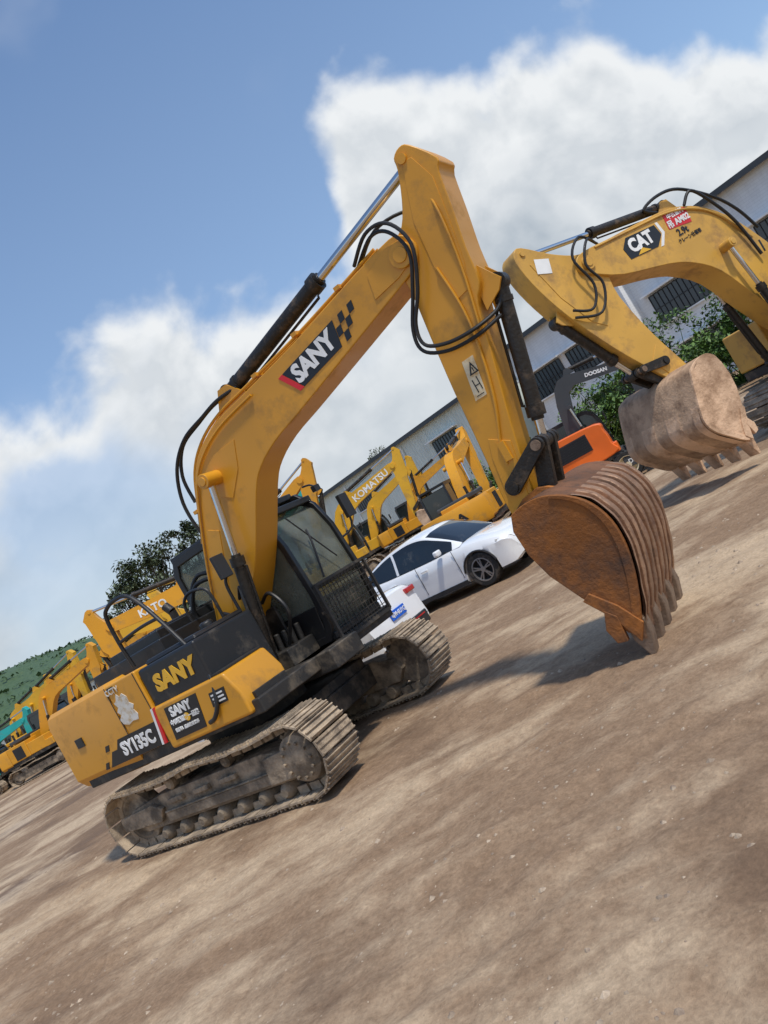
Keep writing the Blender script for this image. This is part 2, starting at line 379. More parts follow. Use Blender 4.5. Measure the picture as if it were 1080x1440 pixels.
SANY=dict(foot=(.3,1.45),tip=(4.17,3.55),
 boom=[(.2,1.40),(.24,1.6),(.36,1.85),(.57,2.31),(.86,2.84),(1.08,3.16),(1.32,3.34),(1.68,3.45),(2.11,3.49),(2.86,3.56),(3.51,3.65),(4.04,3.715),(4.22,3.70),(4.31,3.57),(4.25,3.43),(4.08,3.37),(3.69,3.28),(3.10,3.15),(2.55,3.03),(2.17,2.95),(1.87,2.83),(1.67,2.66),(1.27,2.15),(.83,1.69),(.48,1.35),(.3,1.3)],
 arm=[(4.47,4.1),(4.49,4.19),(4.57,4.23),(4.65,4.19),(4.79,3.97),(4.75,3.88),(4.70,3.6),(4.64,3.3),(4.60,3.02),(4.50,2.88),(4.40,2.5),(4.25,1.95),(4.12,1.4),(4.07,1.22),(3.98,1.17),(3.89,1.24),(3.87,1.45),(3.91,1.83),(3.96,2.4),(4.02,2.9),(4.07,3.3),(4.05,3.5),(4.12,3.66),(4.27,3.74),(4.38,3.9)],
 pivot=(4.17,3.55),hinge=(3.98,1.28),bcpin=(1.33,3.0),bcfoot=(.85,1.05),acbase=(1.85,3.64),acpin=(4.55,4.14),kcbase=(4.68,2.96),joint=(4.36,1.72),rocker=(4.02,1.52),
 bw=.18,aw=.155,bh=.5,brot=0,bsc=1,bkt={})
def cab(E,y0,y1,detail,fm='black',s0=-.32,zt=2.62,guard=False):
    O=[(s0,1.0),(1.28,1.0),(1.37,1.15),(1.385,1.5),(1.34,2.1),(1.25,2.4),(1.06,2.6),(.6,2.64),(s0+.1,2.62),(s0,2.45)]
    I=[(s0+.08,1.08),(1.22,1.08),(1.29,1.2),(1.31,1.5),(1.265,2.08),(1.19,2.34),(1.02,2.5),(.6,2.53),(s0+.14,2.52),(s0+.08,2.4)]
    if zt!=2.62:
        k=(zt-1)/1.62; O=[(a,1+(b-1)*k) for a,b in O]; I=[(a,1+(b-1)*k) for a,b in I]
    b=MB()
    for y in(y0,y1-.06): b.ring(O,I,y,y+.06); 
    for y in (y0+.005,y1-.055):
        b.ext([(.45,1.05),(.53,1.05),(.53,2.55*zt/2.62),(.45,2.55*zt/2.62)],y,y+.045)
        b.ext([(s0+.05,1.05),(1.25,1.05),(1.3,1.4),(.5,1.42),(s0+.05,1.62)],y+.002,y+.042)
    b.box(((s0+1.06)/2,(y0+y1)/2,zt-.01),(1.25,(y1-y0)-.02,.07))
    b.box((1.345,(y0+y1)/2,1.56),(.05,y1-y0-.04,.05)); b.box((1.30,(y0+y1)/2,1.04),(.1,y1-y0-.04,.08)); b.box((1.17,(y0+y1)/2,zt*.945),(.12,y1-y0-.04,.07))
    b.box((s0+.03,(y0+y1)/2,1.35),(.05,y1-y0-.04,.7))
    C=b.obj('cab',E,(fm,),bevel=.012 if detail else 0)
    for y in(y0+.03,y1-.03): g=MB(); g.ext(I,y-.004,y+.004); g.obj('window',C,('cglass' if detail else 'glass',))
    g=MB()
    FI=[p for p in I if p[0]>.9]
    n=len(FI); v=[(p[0]+.03,y0+.05,p[1]) for p in FI]+[(p[0]+.03,y1-.05,p[1]) for p in FI]
    g.add(v,[(i,i+1,i+1+n,i+n) for i in range(n-1)]); g.obj('window',C,('cglass' if detail else 'glass',))
    g=MB(); g.add([(s0+.03,y0+.05,1.6),(s0+.03,y1-.05,1.6),(s0+.03,y1-.05,zt-.15),(s0+.03,y0+.05,zt-.15)],[(0,1,2,3)])
    g.obj('window',C,('cglass' if detail else 'glass',))
    if detail:
        s=MB(); s.box((.25,(y0+y1)/2,1.4),(.5,.5,.14)); s.box((.0,(y0+y1)/2,1.78),(.13,.48,.75),Matrix.Rotation(-.15,3,'Y')); s.box((-.03,(y0+y1)/2,2.2),(.1,.28,.18)); s.box((.25,(y0+y1)/2-.36,1.5),(.5,.1,.3)); s.box((.25,(y0+y1)/2+.36,1.5),(.5,.1,.3)); s.box((.25,(y0+y1)/2,1.2),(.4,.4,.3))
        s.obj('operator_seat',C,('plastic',),bevel=.02)
        for yy in(y0+.3,y1-.3): s=MB(); s.tube([(.85,yy,1.05),(.86,yy,1.3),(.78,yy,1.62)],.018,sm=3); s.obj('control_lever',C,('plastic',))
        s=MB(); s.box((1.05,(y0+y1)/2,1.15),(.2,.5,.25)); s.box((1.15,y0+.14,1.75),(.06,.12,.2)); s.obj('console',C,('plastic',),bevel=.02)
        w=MB(); w.tube([(1.40,y0+.25,1.62),(1.405,y0+.35,2.0),(1.36,y0+.42,2.15)],.012,sm=3); w.cyl((1.37,y0+.2,2.35),(1.4,y0+.62,1.75),.008); w.obj('windscreen_wiper',C,('plastic',))
    if guard:
        w=MB()
        for k in range(15): w.box((1.43,y0+.03+k*(y1-y0-.06)/14,1.27),(.008,.007,.62))
        for k in range(10): w.box((1.43,(y0+y1)/2,.97+k*.067),(.008,y1-y0-.04,.007))
        for z in(.95,1.59): w.box((1.43,(y0+y1)/2,z),(.03,y1-y0,.03))
        for y in(y0,y1): w.box((1.43,y,1.27),(.03,.03,.64)); w.box((1.39,y,1.3),(.08,.02,.03))
        w.obj('guard_grille',C,('frame',))
        for y in (y0+.02,y1-.02): w=MB(); w.box((1.36,y,2.53),(.06,.1,.07)); w.tube([(1.2,y,2.62),(1.3,y,2.6),(1.36,y,2.55)],.012,sm=2); w.obj('work_lamp',C,('plastic',),bevel=.01)
    m=MB(); m.tube([(1.3,y1,1.9),(1.45,y1+.1,1.95),(1.48,y1+.14,2.15)],.014,sm=3); m.box((1.49,y1+.15,2.2),(.05,.16,.28)); m.obj('mirror',C,('plastic',),bevel=.015 if detail else 0)
    m=MB(); m.tube([(1.1,y0,2.62),(1.2,y0-.05,2.72),(1.32,y0-.08,2.74)],.012,sm=3); m.box((1.34,y0-.08,2.72),(.04,.13,.2)); m.obj('mirror',C,('plastic',),bevel=.015 if detail else 0)
    return C
def rearplan(R,hw,front,n=18):
    a0=math.asin(hw/R); pts=[(front,hw)]
    for i in range(n+1):
        a=a0-2*a0*i/n; pts.append((-R*math.cos(a),R*math.sin(a)))
    pts.append((front,-hw)); return pts
def front_end(E,g,paint,detail,boomr=0,armr=0,buckr=0,mside='rust',mshell='ribs',armpaint=None):
    f=g['foot']; rb=lambda p:rot2(p,f,boomr)
    tip=rb(g['tip']); off=(tip[0]-g['pivot'][0],tip[1]-g['pivot'][1])
    def ra(p): q=rot2(p,g['pivot'],armr); return (q[0]+off[0],q[1]+off[1])
    def sm(P,n): return [(v.x,v.y) for v in cm([(a,b,0) for a,b in P],n,True)]
    k=3 if detail else 1
    w=g['bw']; aw=g['aw']; b=MB(); b.ext(sm([rb(p) for p in g['boom']],k),-w,w)
    B=b.obj('boom',E,(paint,),bevel=.012 if detail else 0,angle=30)
    for p,hw_,r in((g['tip'],w+.035,.105),(g['foot'],w+.08,.1),(g['bcpin'],w+.22,.075)):
        bb=MB(); q=rb(p); bb.cyl((q[0],-hw_,q[1]),(q[0],hw_,q[1]),r,n=26); 
        if detail: bb.cyl((q[0],-hw_-.012,q[1]),(q[0],hw_+.012,q[1]),r*.6,n=20)
        bb.obj('boom_pin',B,(paint,),bevel=.006 if detail else 0)
    a=MB(); a.ext(sm([ra(p) for p in g['arm']],k),-aw,aw)
    A=a.obj('arm',E,(armpaint or paint,),bevel=.012 if detail else 0,angle=30)
    for nm,ex,r in(('hinge',.06,.075),('acpin',.02,.04),('rocker',.07,.05)):
        q=MB(); p=ra(g[nm]); q.cyl((p[0],-aw-ex,p[1]),(p[0],aw+ex,p[1]),r,n=22); q.obj('arm_pin',A,('grease' if nm!='acpin' else (armpaint or paint),))
    x,z=g['acbase']
    for s in(-.08,.08):
        br=MB(); br.ext([rb(t) for t in [(x-.2,z-.16),(x+.25,z-.14),(x+.06,z+.06),(x-.06,z+.06)]],s-.012,s+.012); br.obj('cylinder_bracket',B,(paint,))
    x,z=g['kcbase']
    for s in(-.09,.09): br=MB(); br.ext([ra(t) for t in [(x-.12,z+.28),(x+.02,z+.06),(x+.06,z),(x+.0,z-.07),(x-.16,z-.15)]],s-.012,s+.012); br.obj('cylinder_bracket',A,(armpaint or paint,))
    for s in(-1,1): ram(E,g['bcfoot'],rb(g['bcpin']),s*(w+.12),.062,.60)
    ram(E,rb(g['acbase']),ra(g['acpin']),0,.072,g.get('acf',.54))
    J=ra(g['joint']); H=ra(g['hinge'])
    ram(E,ra(g['kcbase']),J,0,g.get('kcr',.064),g.get('kcf',.84))
    kp=bucket(E,H,armr+buckr+g['brot'],g['bsc'],g['bh'],mside=mside,mshell=mshell,detail=detail,**g['bkt'])
    rk=ra(g['rocker'])
    for s in(-1,1):
        y=s*(aw+.035); r=MB(); r.plate(rk,J,.07,y-.02,y+.02,.06); r.obj('rocker_arm',E,('grease',),bevel=.005 if detail else 0)
        y=s*.10; r=MB(); r.plate(J,kp,.065,y-.03,y+.03,.075); r.obj('bucket_link',E,('grease',),bevel=.005 if detail else 0)
    r=MB(); r.cyl((J[0],-aw-.07,J[1]),(J[0],aw+.07,J[1]),.042); r.obj('link_pin',E,('steel',))
    return B,A,rb,ra
def excavator(label,loc,ang,scale=1,paint='yel2',boomr=0,armr=0,buckr=0,txt=None,side=-1,group='used excavators parked in rows',dark='grey',wheels=False,cabmat='grey',txtmat='bdecal',bside='dustbucket',tsz=.3,frontpaint=None,g=None,tpos=(2.95,3.32,9)):
    E=empty('excavator',(loc[0],loc[1],0),math.radians(ang),label,'excavator',scale,group)
    if wheels:
        c=MB(); c.box((.3,0,.62),(2.9,.7,.3)); c.box((1.35,0,.55),(.25,1.5,.22)); c.box((-.8,0,.55),(.25,1.5,.22)); c.cyl((0,0,.7),(0,0,.9),.5)
        c.obj('undercarriage_frame',E,('frame',),bevel=.02)
        c=MB(); c.box((2.25,0,.5),(.08,2.4,.5)); c.box((2.0,0,.5),(.5,.2,.15)); c.obj('dozer_blade',E,('grey',),bevel=.02)
        for x in(-.8,1.5):
            for s in(-1,1): tyre_wheel(E,(x,s*1.05,.47),.47,.38,s,'pdecal',8,False)
        c=MB(); P=[(p.x,p.y) for p in cm([(-1.25,.98,0),(1.3,.98,0),(1.40,1.35,0),(1.36,1.8,0),(1.15,2.12,0),(-.9,2.2,0),(-1.25,2.05,0),(-1.42,1.5,0)],4,True)]
        c.ext(P,-1.22,-.38); SP=c.obj('side_panel',E,(paint,),bevel=.05)
        c=MB(); c.box((.25,-1.225,1.70),(1.1,.02,.56))
        for k in range(7): c.box((.25,-1.24,1.46+k*.08),(1.05,.03,.03))
        c.obj('louvre',SP,('plastic',))
    else: tracks(E,False)
    c=MB(); c.box((.1,0,.93),(2.9,2.3,.14)); c.obj('platform',E,('frame',))
    c=MB(); c.loft(rearplan(2.0,1.2,-.95,10),[(.9,.1),(1.0,0),(1.6,0),(1.72,.07)]); c.obj('counterweight',E,(paint,),angle=30)
    c=MB(); c.box((-.4,-.75,1.36),(1.1,.9,.72)); c.box((-.62,.75,1.36),(.62,.9,.72)); c.box((.65,-.82,1.28),(1.0,.7,.55)); c.box((1.3,-.85,1.15),(.45,.65,.32)); c.box((-.5,0,1.6),(1.1,1.0,.5)); c.obj('house',E,(paint,),bevel=.03)
    c=MB(); c.box((-.45,-.1,1.86),(.95,1.5,.16)); c.obj('engine_hood',E,(dark if not wheels else paint,),bevel=.04)
    c=MB(); c.cyl((-.8,-.55,1.9),(-.8,-.55,2.2),.05); c.obj('exhaust_pipe',E,('grease',))
    if not wheels:
        for xx,yy,ww in((-.35,-1.205,.5),(-.62,1.205,.4)):
            c=MB()
            for k in range(7): c.box((xx,yy,1.12+k*.07),(ww,.02,.035))
            c.box((xx,yy*.999,1.33),(ww+.04,.012,.54))
            c.obj('louvre',E,('plastic',))
    cab(E,.17,1.18,False,cabmat,zt=2.66)
    g=dict(g or SANY); B,A,rb,ra=front_end(E,g,frontpaint or paint,False,boomr,armr,buckr,mside=bside,mshell=bside)
    if txt:
        p=rb(tpos[:2]); a=math.radians(tpos[2])+boomr; X=Vector((math.cos(a),0,math.sin(a))); Y=Vector((-math.sin(a),0,math.cos(a)))
        if side>0: X=-X; 
        text(txt,tsz,txtmat,B,(p[0],side*(g['bw']+.006),p[1]),X,Y,bold=.008,ext=.004)
    return E

# ------------------------------------------------------------ main excavator
ANG=math.degrees(math.atan2(-.542,.840))
E=empty('excavator',(-2.282,8.446,0),math.radians(ANG),'ochre yellow crawler excavator with black cab, rusty bucket resting on dirt','excavator')
tracks(E,True)
c=MB(); c.box((-.05,0,.93),(2.9,2.36,.14)); c.box((1.2,-.05,.9),(.8,.5,.2)); 
c.obj('platform',E,('frame',),bevel=.015)
c=MB(); c.loft(rearplan(2.02,1.22,-.42,26),[(.84,.2),(.9,.08),(1.0,0),(1.64,0),(1.73,.03),(1.77,.1)])
CW=c.obj('counterweight',E,('paint',),angle=25,label='ochre rear counterweight with worn white sticker')
c=MB(); c.box((-1.22,-1.31+.085,1.36),(.13,.02,.1)); c.obj('lifting_recess',CW,('black',),bevel=.005)
c=MB(); c.box((-.15,-.78,1.36),(.53,.88,.76)); HS=c.obj('side_door',E,('paint',),bevel=.02)
c=MB(); c.box((-.2,.78,1.36),(.4,.86,.76)); c.obj('side_door',E,('paint',),bevel=.02)
c=MB(); c.box((-.35,-.15,1.80),(1.25,1.5,.18)); c.box((-.4,-.15,1.93),(.9,1.1,.12)); 
for k in range(7): c.box((-.75+k*.12,-.15,2.0),(.06,.8,.03))
HD=c.obj('engine_hood',E,('black',),bevel=.035)
c=MB(); c.cyl((-.95,.45,1.75),(-.95,.45,2.15),.05); c.cyl((-.95,.45,2.15),(-1.02,.45,2.25),.055); c.obj('exhaust_pipe',E,('grease',))
c=MB(); c.box((.58,-.78,1.42),(.90,.84,.60)); c.box((.58,-.76,1.735),(.8,.7,.06)); c.cyl((.8,-.75,1.74),(.8,-.75,1.82),.07)
TK=c.obj('fuel_tank',E,('black',),bevel=.03)
c=MB(); c.ext([(.10,.90),(1.30,.90),(1.30,1.12),(1.2,1.34),(.10,1.34)],-1.235,-.62); 
BX=c.obj('tool_box',E,('paint',),bevel=.03)
c=MB(); c.box((.65,-.92,1.352),(1.05,.55,.02)); c.box((1.32,-.9,1.0),(.04,.45,.12)); c.obj('step_tread',BX,('frame',),bevel=.004)
c=MB(); c.box((0.0,0,1.25),(1.0,.66,.7)); c.box((.62,-.26,1.3),(.5,.04,.62)); c.box((.62,.12,1.3),(.5,.04,.62)); c.box((-.2,.3,1.8),(.6,.3,.3)); c.box((.85,-.05,1.05),(.5,.45,.25))
for k in range(6): c.cyl((.75+.05*k,-.2+.06*k,1.1),(.78+.05*k,-.2+.06*k,1.35),.03)
c.obj('swivel_frame',E,('frame',),bevel=.015)
cab(E,.17,1.13,True,'black',guard=True)
g=dict(SANY); g['bkt']=dict(mval='ribdark',y0=.115); g['bh']=.62
B,A,rb,ra=front_end(E,g,'paint',True)
yb=-g['bw']
c=MB(); c.ext([(.26,1.45),(.42,1.8),(.62,2.2),(.86,2.62),(1.0,2.55),(.78,2.1),(.62,1.75),(.50,1.45),(.38,1.36)],yb-.007,yb+.002); c.obj('stiffener_plate',B,('paint',),bevel=.003)
c=MB(); c.ext([(1.12,2.88),(1.22,3.12),(1.42,3.2),(1.75,3.2),(1.62,2.95),(1.38,2.74)],yb-.007,yb+.002); c.obj('stiffener_plate',B,('paint',),bevel=.003)
c=MB(); c.ext([(3.78,3.40),(3.82,3.60),(4.06,3.68),(4.2,3.66),(4.26,3.56),(4.2,3.46),(4.05,3.42)],yb-.009,yb+.002); c.obj('stiffener_plate',B,('paint',),bevel=.003)
ya=-g['aw']
c=MB(); c.ext([(4.54,4.12),(4.62,4.10),(4.69,3.88),(4.64,3.55),(4.57,3.2),(4.49,3.02),(4.36,3.0),(4.34,3.3),(4.38,3.7),(4.47,3.95)],ya-.007,ya+.002); c.obj('stiffener_plate',A,('paint',),bevel=.003)
c=MB(); c.ext([(3.93,1.24),(4.05,1.26),(4.18,1.85),(4.02,1.95),(3.97,1.8),(3.92,1.45)],ya-.008,ya+.002); c.obj('stiffener_plate',A,('paint',),bevel=.003)
# boom marks
yb=-g['bw']-.003
a=math.radians(8.2); dX=Vector((math.cos(a),0,math.sin(a))); dY=Vector((-math.sin(a),0,math.cos(a)))
c=MB(); c.ext([(2.61,3.40),(2.76,3.19),(3.29,3.265),(3.33,3.50)],yb-.002,yb+.004)
def cell(i,j,w=.062,h=.078):
    o=Vector((3.295,3.265)); ux=Vector((w,w*.14)); uy=Vector((.014,h))
    p=o+ux*i+uy*j; e=.97
    return [tuple(p),tuple(p+ux*e),tuple(p+ux*e+uy*e),tuple(p+uy*e)]
for i,j in((0,1),(1,0),(1,2),(2,1),(3,2)): c.ext(cell(i,j),yb-.002,yb+.004)
DC=c.obj('decal_panel',B,('bdecal',))
c=MB(); c.ext([(2.55,3.39),(2.70,3.18),(2.755,3.188),(2.605,3.40)],yb-.004,yb+.004); c.obj('red_stripe',B,('red',))
text('SANY',.225,'white',B,(2.985,yb-.003,3.343),dX,dY,shear=.0,bold=.010,sx=.95)
c=MB(); c.ext([(4.09,2.26),(4.20,2.26),(4.26,2.58),(4.15,2.58)],ya-.004,ya-.001); LB=c.obj('warning_label',A,('pdecal',))
c=MB(); c.ring([(4.155,2.45),(4.24,2.45),(4.208,2.55)],[(4.173,2.460),(4.226,2.460),(4.206,2.526)],ya-.008,ya-.003); c.box((4.202,ya-.006,2.485),(.007,.003,.036)); c.obj('warning_triangle',LB,('bdecal',))
c=MB(); c.box((4.15,ya-.005,2.36),(.008,.003,.11)); c.box((4.195,ya-.005,2.37),(.008,.003,.11)); c.box((4.172,ya-.005,2.362),(.045,.003,.008)); c.box((4.155,ya-.005,2.285),(.07,.003,.006))
c.obj('label_lines',LB,('bdecal',))
# pipes & hoses
for dy in(-.1,-.03,.1):
    c=MB(); c.tube([(.62,dy,2.55),(.80,dy,2.85),(1.02,dy,3.2),(1.3,dy,3.40),(1.66,dy,3.51),(2.1,dy,3.55),(2.9,dy,3.62),(3.6,dy,3.71),(3.95,dy,3.76)],.016,8); c.obj('hydraulic_pipe',B,('paint',))
c=MB(); c.tube([(.42,-.20,1.9),(.62,-.20,2.32),(.9,-.2,2.82),(1.1,-.2,3.1),(1.35,-.2,3.27),(1.7,-.2,3.38),(2.2,-.2,3.43)],.012,8); c.obj('hydraulic_pipe',B,('paint',))
for x,z in((2.3,3.57),(2.9,3.63),(3.5,3.7),(.8,2.85)): c=MB(); c.box((x,0,z),(.06,.3,.035)); c.obj('pipe_clamp',B,('paint',))
c=MB()
c.tube([(4.36,-.17,3.3),(4.38,-.17,2.9),(4.32,-.17,2.5),(4.22,-.17,2.15),(4.09,-.17,1.85),(4.06,-.17,1.7)],.012,8); c.box((4.10,-.17,1.80),(.06,.03,.16)); c.obj('grease_pipe',A,('paint',))
c=MB(); c.tube([(4.5,.0,4.0),(4.60,-.17,3.7),(4.54,-.17,3.2),(4.42,-.17,2.7)],.010,8)
c.obj('grease_pipe',A,('paint',))
for pth,r in(([(3.72,-.1,3.76),(4.0,-.22,3.86),(4.22,-.25,3.80),(4.31,-.25,3.55),(4.18,-.25,3.25),(4.01,-.25,3.02),(3.99,-.25,2.85),(4.15,-.24,2.76),(4.38,-.22,2.73),(4.58,-.1,2.77),(4.66,-.05,2.85)],.016),
            ([(3.72,-.03,3.76),(4.02,-.20,3.82),(4.18,-.22,3.75),(4.25,-.22,3.52),(4.11,-.22,3.25),(3.95,-.22,3.0),(3.94,-.22,2.82),(4.12,-.21,2.71),(4.38,-.19,2.68),(4.6,-.1,2.72)],.016),
            ([(3.6,.1,3.74),(3.95,.1,3.95),(4.3,.2,3.9),(4.4,.22,3.6),(4.3,.22,3.2)],.016),
            ([(2.0,-.06,3.62),(1.75,-.12,3.62),(1.5,-.14,3.58),(1.15,-.14,3.52),(.88,-.16,3.32),(.72,-.16,3.0),(.72,-.14,2.65),(.78,-.12,2.72)],.019),
            ([(1.95,.05,3.62),(1.6,.04,3.66),(1.3,0,3.6),(1.0,-.05,3.5),(.82,-.08,3.25),(.80,-.08,2.95)],.019),
            ([(.5,-.1,2.2),(.25,-.15,2.2),(.05,-.15,1.95),(.1,-.1,1.7)],.024),
            ([(.5,.05,2.2),(.2,.0,2.3),(-.02,-.05,2.05),(.05,0,1.7)],.024),
            ([(.95,-.35,1.35),(1.0,-.38,1.7),(.98,-.3,1.95),(.8,-.2,1.85)],.018),
            ([(.75,-.26,1.05),(.95,-.3,1.3),(.9,-.32,1.55),(.7,-.25,1.7)],.02),
            ([(.65,-.24,1.1),(.85,-.34,1.4),(.75,-.34,1.7),(.55,-.25,1.8)],.02),
            ([(1.0,-.1,1.2),(1.25,-.15,1.5),(1.12,-.12,1.75),(.9,-.05,1.7)],.02)):
    c=MB(); c.tube(pth,r,8,sm=6); c.obj('hydraulic_hose',E,('rubber',))
R_=[(-.10,-1.02,1.77),(-.10,-1.04,2.05),(-.06,-1.06,2.33),(.04,-1.06,2.41),(.2,-1.06,2.43),(.36,-1.06,2.40),(.5,-1.06,2.25),(.78,-1.1,1.8),(.98,-1.16,1.45),(1.0,-1.25,1.15),(.9,-1.27,1.02),(.78,-1.25,.99)]
c=MB(); c.tube(R_,.021,10); c.obj('handrail',E,('black',))
c=MB(); c.tube([(-.1,-1.04,2.05),(.3,-1.05,2.07),(.62,-1.07,2.06)],.017,8); c.obj('handrail',E,('black',))
c=MB(); c.tube([(.95,-.42,1.68),(.95,-.42,2.0),(1.0,-.42,2.1),(1.1,-.5,2.14)],.018,8); c.box((1.12,-.52,2.2),(.04,.16,.24)); c.obj('mirror',E,('plastic',),bevel=.01)
c=MB(); c.tube([(.25,-.4,1.72),(.25,-.4,2.02),(.3,-.4,2.12),(.42,-.4,2.16),(.62,-.4,2.12),(.68,-.4,2.0),(.68,-.4,1.72)],.017,8); c.obj('handrail',E,('black',))
# side marks
ys=-1.2215
c=MB(); c.ext([(-.93,.985),(.02,.985),(.10,1.22),(-.62,1.22),(-.70,1.13),(-.80,1.13)],ys-.0035,ys+.004); 
c.ext([(-.90,1.15),(-.83,1.15),(-.79,1.21),(-.86,1.21)],ys-.0035,ys+.004); c.ext([(-1.04,.985),(-.98,.985),(-.93,1.05),(-.99,1.05)],ys-.0035,ys+.004)
c.obj('decal_stripe',E,('bdecal',))
text('SY135C',.19,'white',E,(-.34,ys-.007,1.10),(1,0,0),(0,0,1),bold=.007,sx=.90)
c=MB(); c.ext([(.035,.985),(.075,.985),(.155,1.34),(.125,1.34)],ys-.0175,ys+.004); c.obj('red_stripe',E,('red',))
c=MB(); c.ext([(.0,.985),(.03,.985),(.12,1.34),(.09,1.34)],ys-.018,ys+.004); c.obj('white_stripe',E,('white',))
c=MB(); c.ext([(-.40,1.33),(-.32,1.30),(-.24,1.32),(-.15,1.31),(-.12,1.36),(-.15,1.42),(-.11,1.46),(-.16,1.50),(-.15,1.56),(-.20,1.61),(-.25,1.59),(-.29,1.63),(-.33,1.57),(-.38,1.55),(-.35,1.50),(-.40,1.46),(-.36,1.42),(-.42,1.38)],ys-.0035,ys+.004); c.obj('worn_sticker',E,('wornwhite',))
text('CCTV',.085,'wornwhite',E,(-.32,ys-.005,1.67),(1,0,0),(0,0,1),bold=.002)
text('SANY',.215,'ydecal',TK,(.60,-1.206,1.52),(1,0,0),(0,0,1),shear=.12,bold=.012,sx=1.15)
yx=-1.2385
c=MB(); c.ext([(.22,.97),(.70,.97),(.78,1.29),(.28,1.29)],yx-.001,yx+.004); ST=c.obj('decal_panel',BX,('bdecal',))
text('SANY',.125,'white',ST,(.49,yx-.004,1.225),(1,0,0),(0,0,1),shear=.1,bold=.005)
text('中国销量第一品牌',.055,'white',ST,(.49,yx-.004,1.13),(1,0,0),(0,0,1),bold=.002)
text('挖掘机  品质改变世界',.038,'white',ST,(.47,yx-.004,1.05),(1,0,0),(0,0,1),bold=.0015)
c=MB(); c.cyl((.53,yx-.0065,1.13),(.53,yx-.005,1.13),.04,n=20); c.obj('badge',ST,('ydecal',))
c=MB(); c.ext([(.90,1.10),(1.12,1.10),(1.15,1.23),(.93,1.23)],yx-.001,yx+.004); ST=c.obj('small_label',BX,('bdecal',))
c=MB(); 
for k in range(3): c.box((1.025,yx-.003,1.13+k*.035),(.16,.002,.016))
c.obj('label_lines',ST,('white',))
for x in(-.42,.09): c=MB(); c.box((x,-1.222,1.36),(.007,.006,.74)); c.obj('door_seam',E,('plastic',))
c=MB(); c.box((-.33,-1.224,1.70),(.1,.01,.03)); c.obj('door_latch',HS,('black',))

# ------------------------------------------------------------ second large excavator
CG=dict(foot=(.3,1.45),tip=(3.75,3.62),pivot=(3.75,3.62),
 boom=[(.12,1.35),(.1,1.8),(.32,2.5),(.78,3.24),(1.2,3.62),(1.6,3.80),(2.0,3.86),(2.6,3.85),(3.14,3.82),(3.7,3.80),(3.9,3.72),(3.92,3.55),(3.75,3.45),(3.27,3.25),(2.44,3.1),(2.0,2.95),(1.6,2.66),(1.25,2.1),(.75,1.4),(.4,1.28)],
 arm=[(4.78,4.05),(4.72,4.2),(4.58,4.22),(4.2,3.98),(3.85,3.82),(3.53,3.74),(3.48,3.4),(3.50,3.0),(3.31,2.31),(3.08,1.75),(3.0,1.5),(3.08,1.38),(3.28,1.38),(3.45,1.6),(3.92,2.2),(4.28,2.75),(4.55,3.25),(4.72,3.7)],
 hinge=(3.15,1.52),bcpin=(1.35,2.95),bcfoot=(1.0,1.05),acbase=(1.75,3.98),acpin=(4.62,4.13),kcbase=(4.56,3.08),joint=(3.82,1.92),rocker=(3.40,1.88),
 bw=.23,aw=.18,bh=.80,brot=math.radians(-12),bsc=.94,acf=.52,kcf=.74,kcr=.075,bkt=dict(out0=BKT2,nrib=3,ts=1.7,style=1,mval='dustdark'))
E2=empty('excavator',(7.66,12.42,0),math.radians(201.2),'faded yellow crawler excavator with a dust coated bucket on the dirt','excavator')
for o in tracks(E2,False,hw=1.4,sw=.6): o.location.x=-.9
c=MB(); c.box((-1.0,0,.95),(3.2,2.6,.16)); c.obj('platform',E2,('frame',),bevel=.02)
c=MB(); c.loft(rearplan(2.6,1.35,-1.2,14),[(.95,.1),(1.05,0),(1.8,0),(1.95,.08)]); c.obj('counterweight',E2,('grey',),angle=30).location.x=-.6
c=MB(); c.box((-1.4,-.85,1.5),(1.5,1.0,.9)); c.box((-1.75,.85,1.5),(.8,1.0,.9)); c.box((.0,-.9,1.4),(1.3,.8,.7)); c.obj('house',E2,('paintcat',),bevel=.03)
cab(E2,.25,1.3,True,'frame',zt=2.7).location.x=-.75
B2,A2,rb2,ra2=front_end(E2,CG,'paintcat',True,mside='tanbucket',mshell='tanbucket')
yb=CG['bw']+.004
def side2(name,pts,mat,par,d=0): c=MB(); c.ext(pts,yb-.006,yb+.001+d); return c.obj(name,par,(mat,))
XL=Vector((-1,0,.06)).normalized(); YL=Vector((.06,0,1)).normalized()
PN=side2('decal_panel',[(3.02,3.40),(2.45,3.40),(2.28,3.55),(2.32,3.72),(2.92,3.72),(3.06,3.58)],'bdecal',B2)
text('CAT',.27,'white',PN,(2.70,yb+.003,3.575),XL,YL,bold=.014,sx=.92)
c=MB(); c.ext([(2.60,3.41),(2.86,3.41),(2.74,3.49)],yb,yb+.010); c.obj('yellow_triangle',PN,('ydecal',))
side2('white_stripe',[(2.40,3.38),(2.34,3.38),(2.20,3.56),(2.24,3.74),(2.29,3.74),(2.26,3.56)],'white',B2)
RS=side2('red_sticker',[(2.10,3.56),(1.62,3.53),(1.60,3.78),(2.08,3.82)],'red',B2)
text('中古重机',.09,'white',RS,(1.85,yb+.003,3.745),XL,YL,bold=.003)
text('吊 AM02',.13,'white',RS,(1.85,yb+.003,3.625),XL,YL,bold=.005)
text('2.9t',.15,'bdecal',B2,(1.88,yb+.002,3.46),XL,YL,bold=.004)
text('クレーン仕様車',.075,'bdecal',B2,(1.80,yb+.002,3.34),XL,YL,bold=.001)
c=MB(); c.box((4.42,CG['aw']+.012,3.85),(.24,.004,.22),Matrix.Rotation(-.3,3,'Y')); c.obj('white_sticker',A2,('white',))
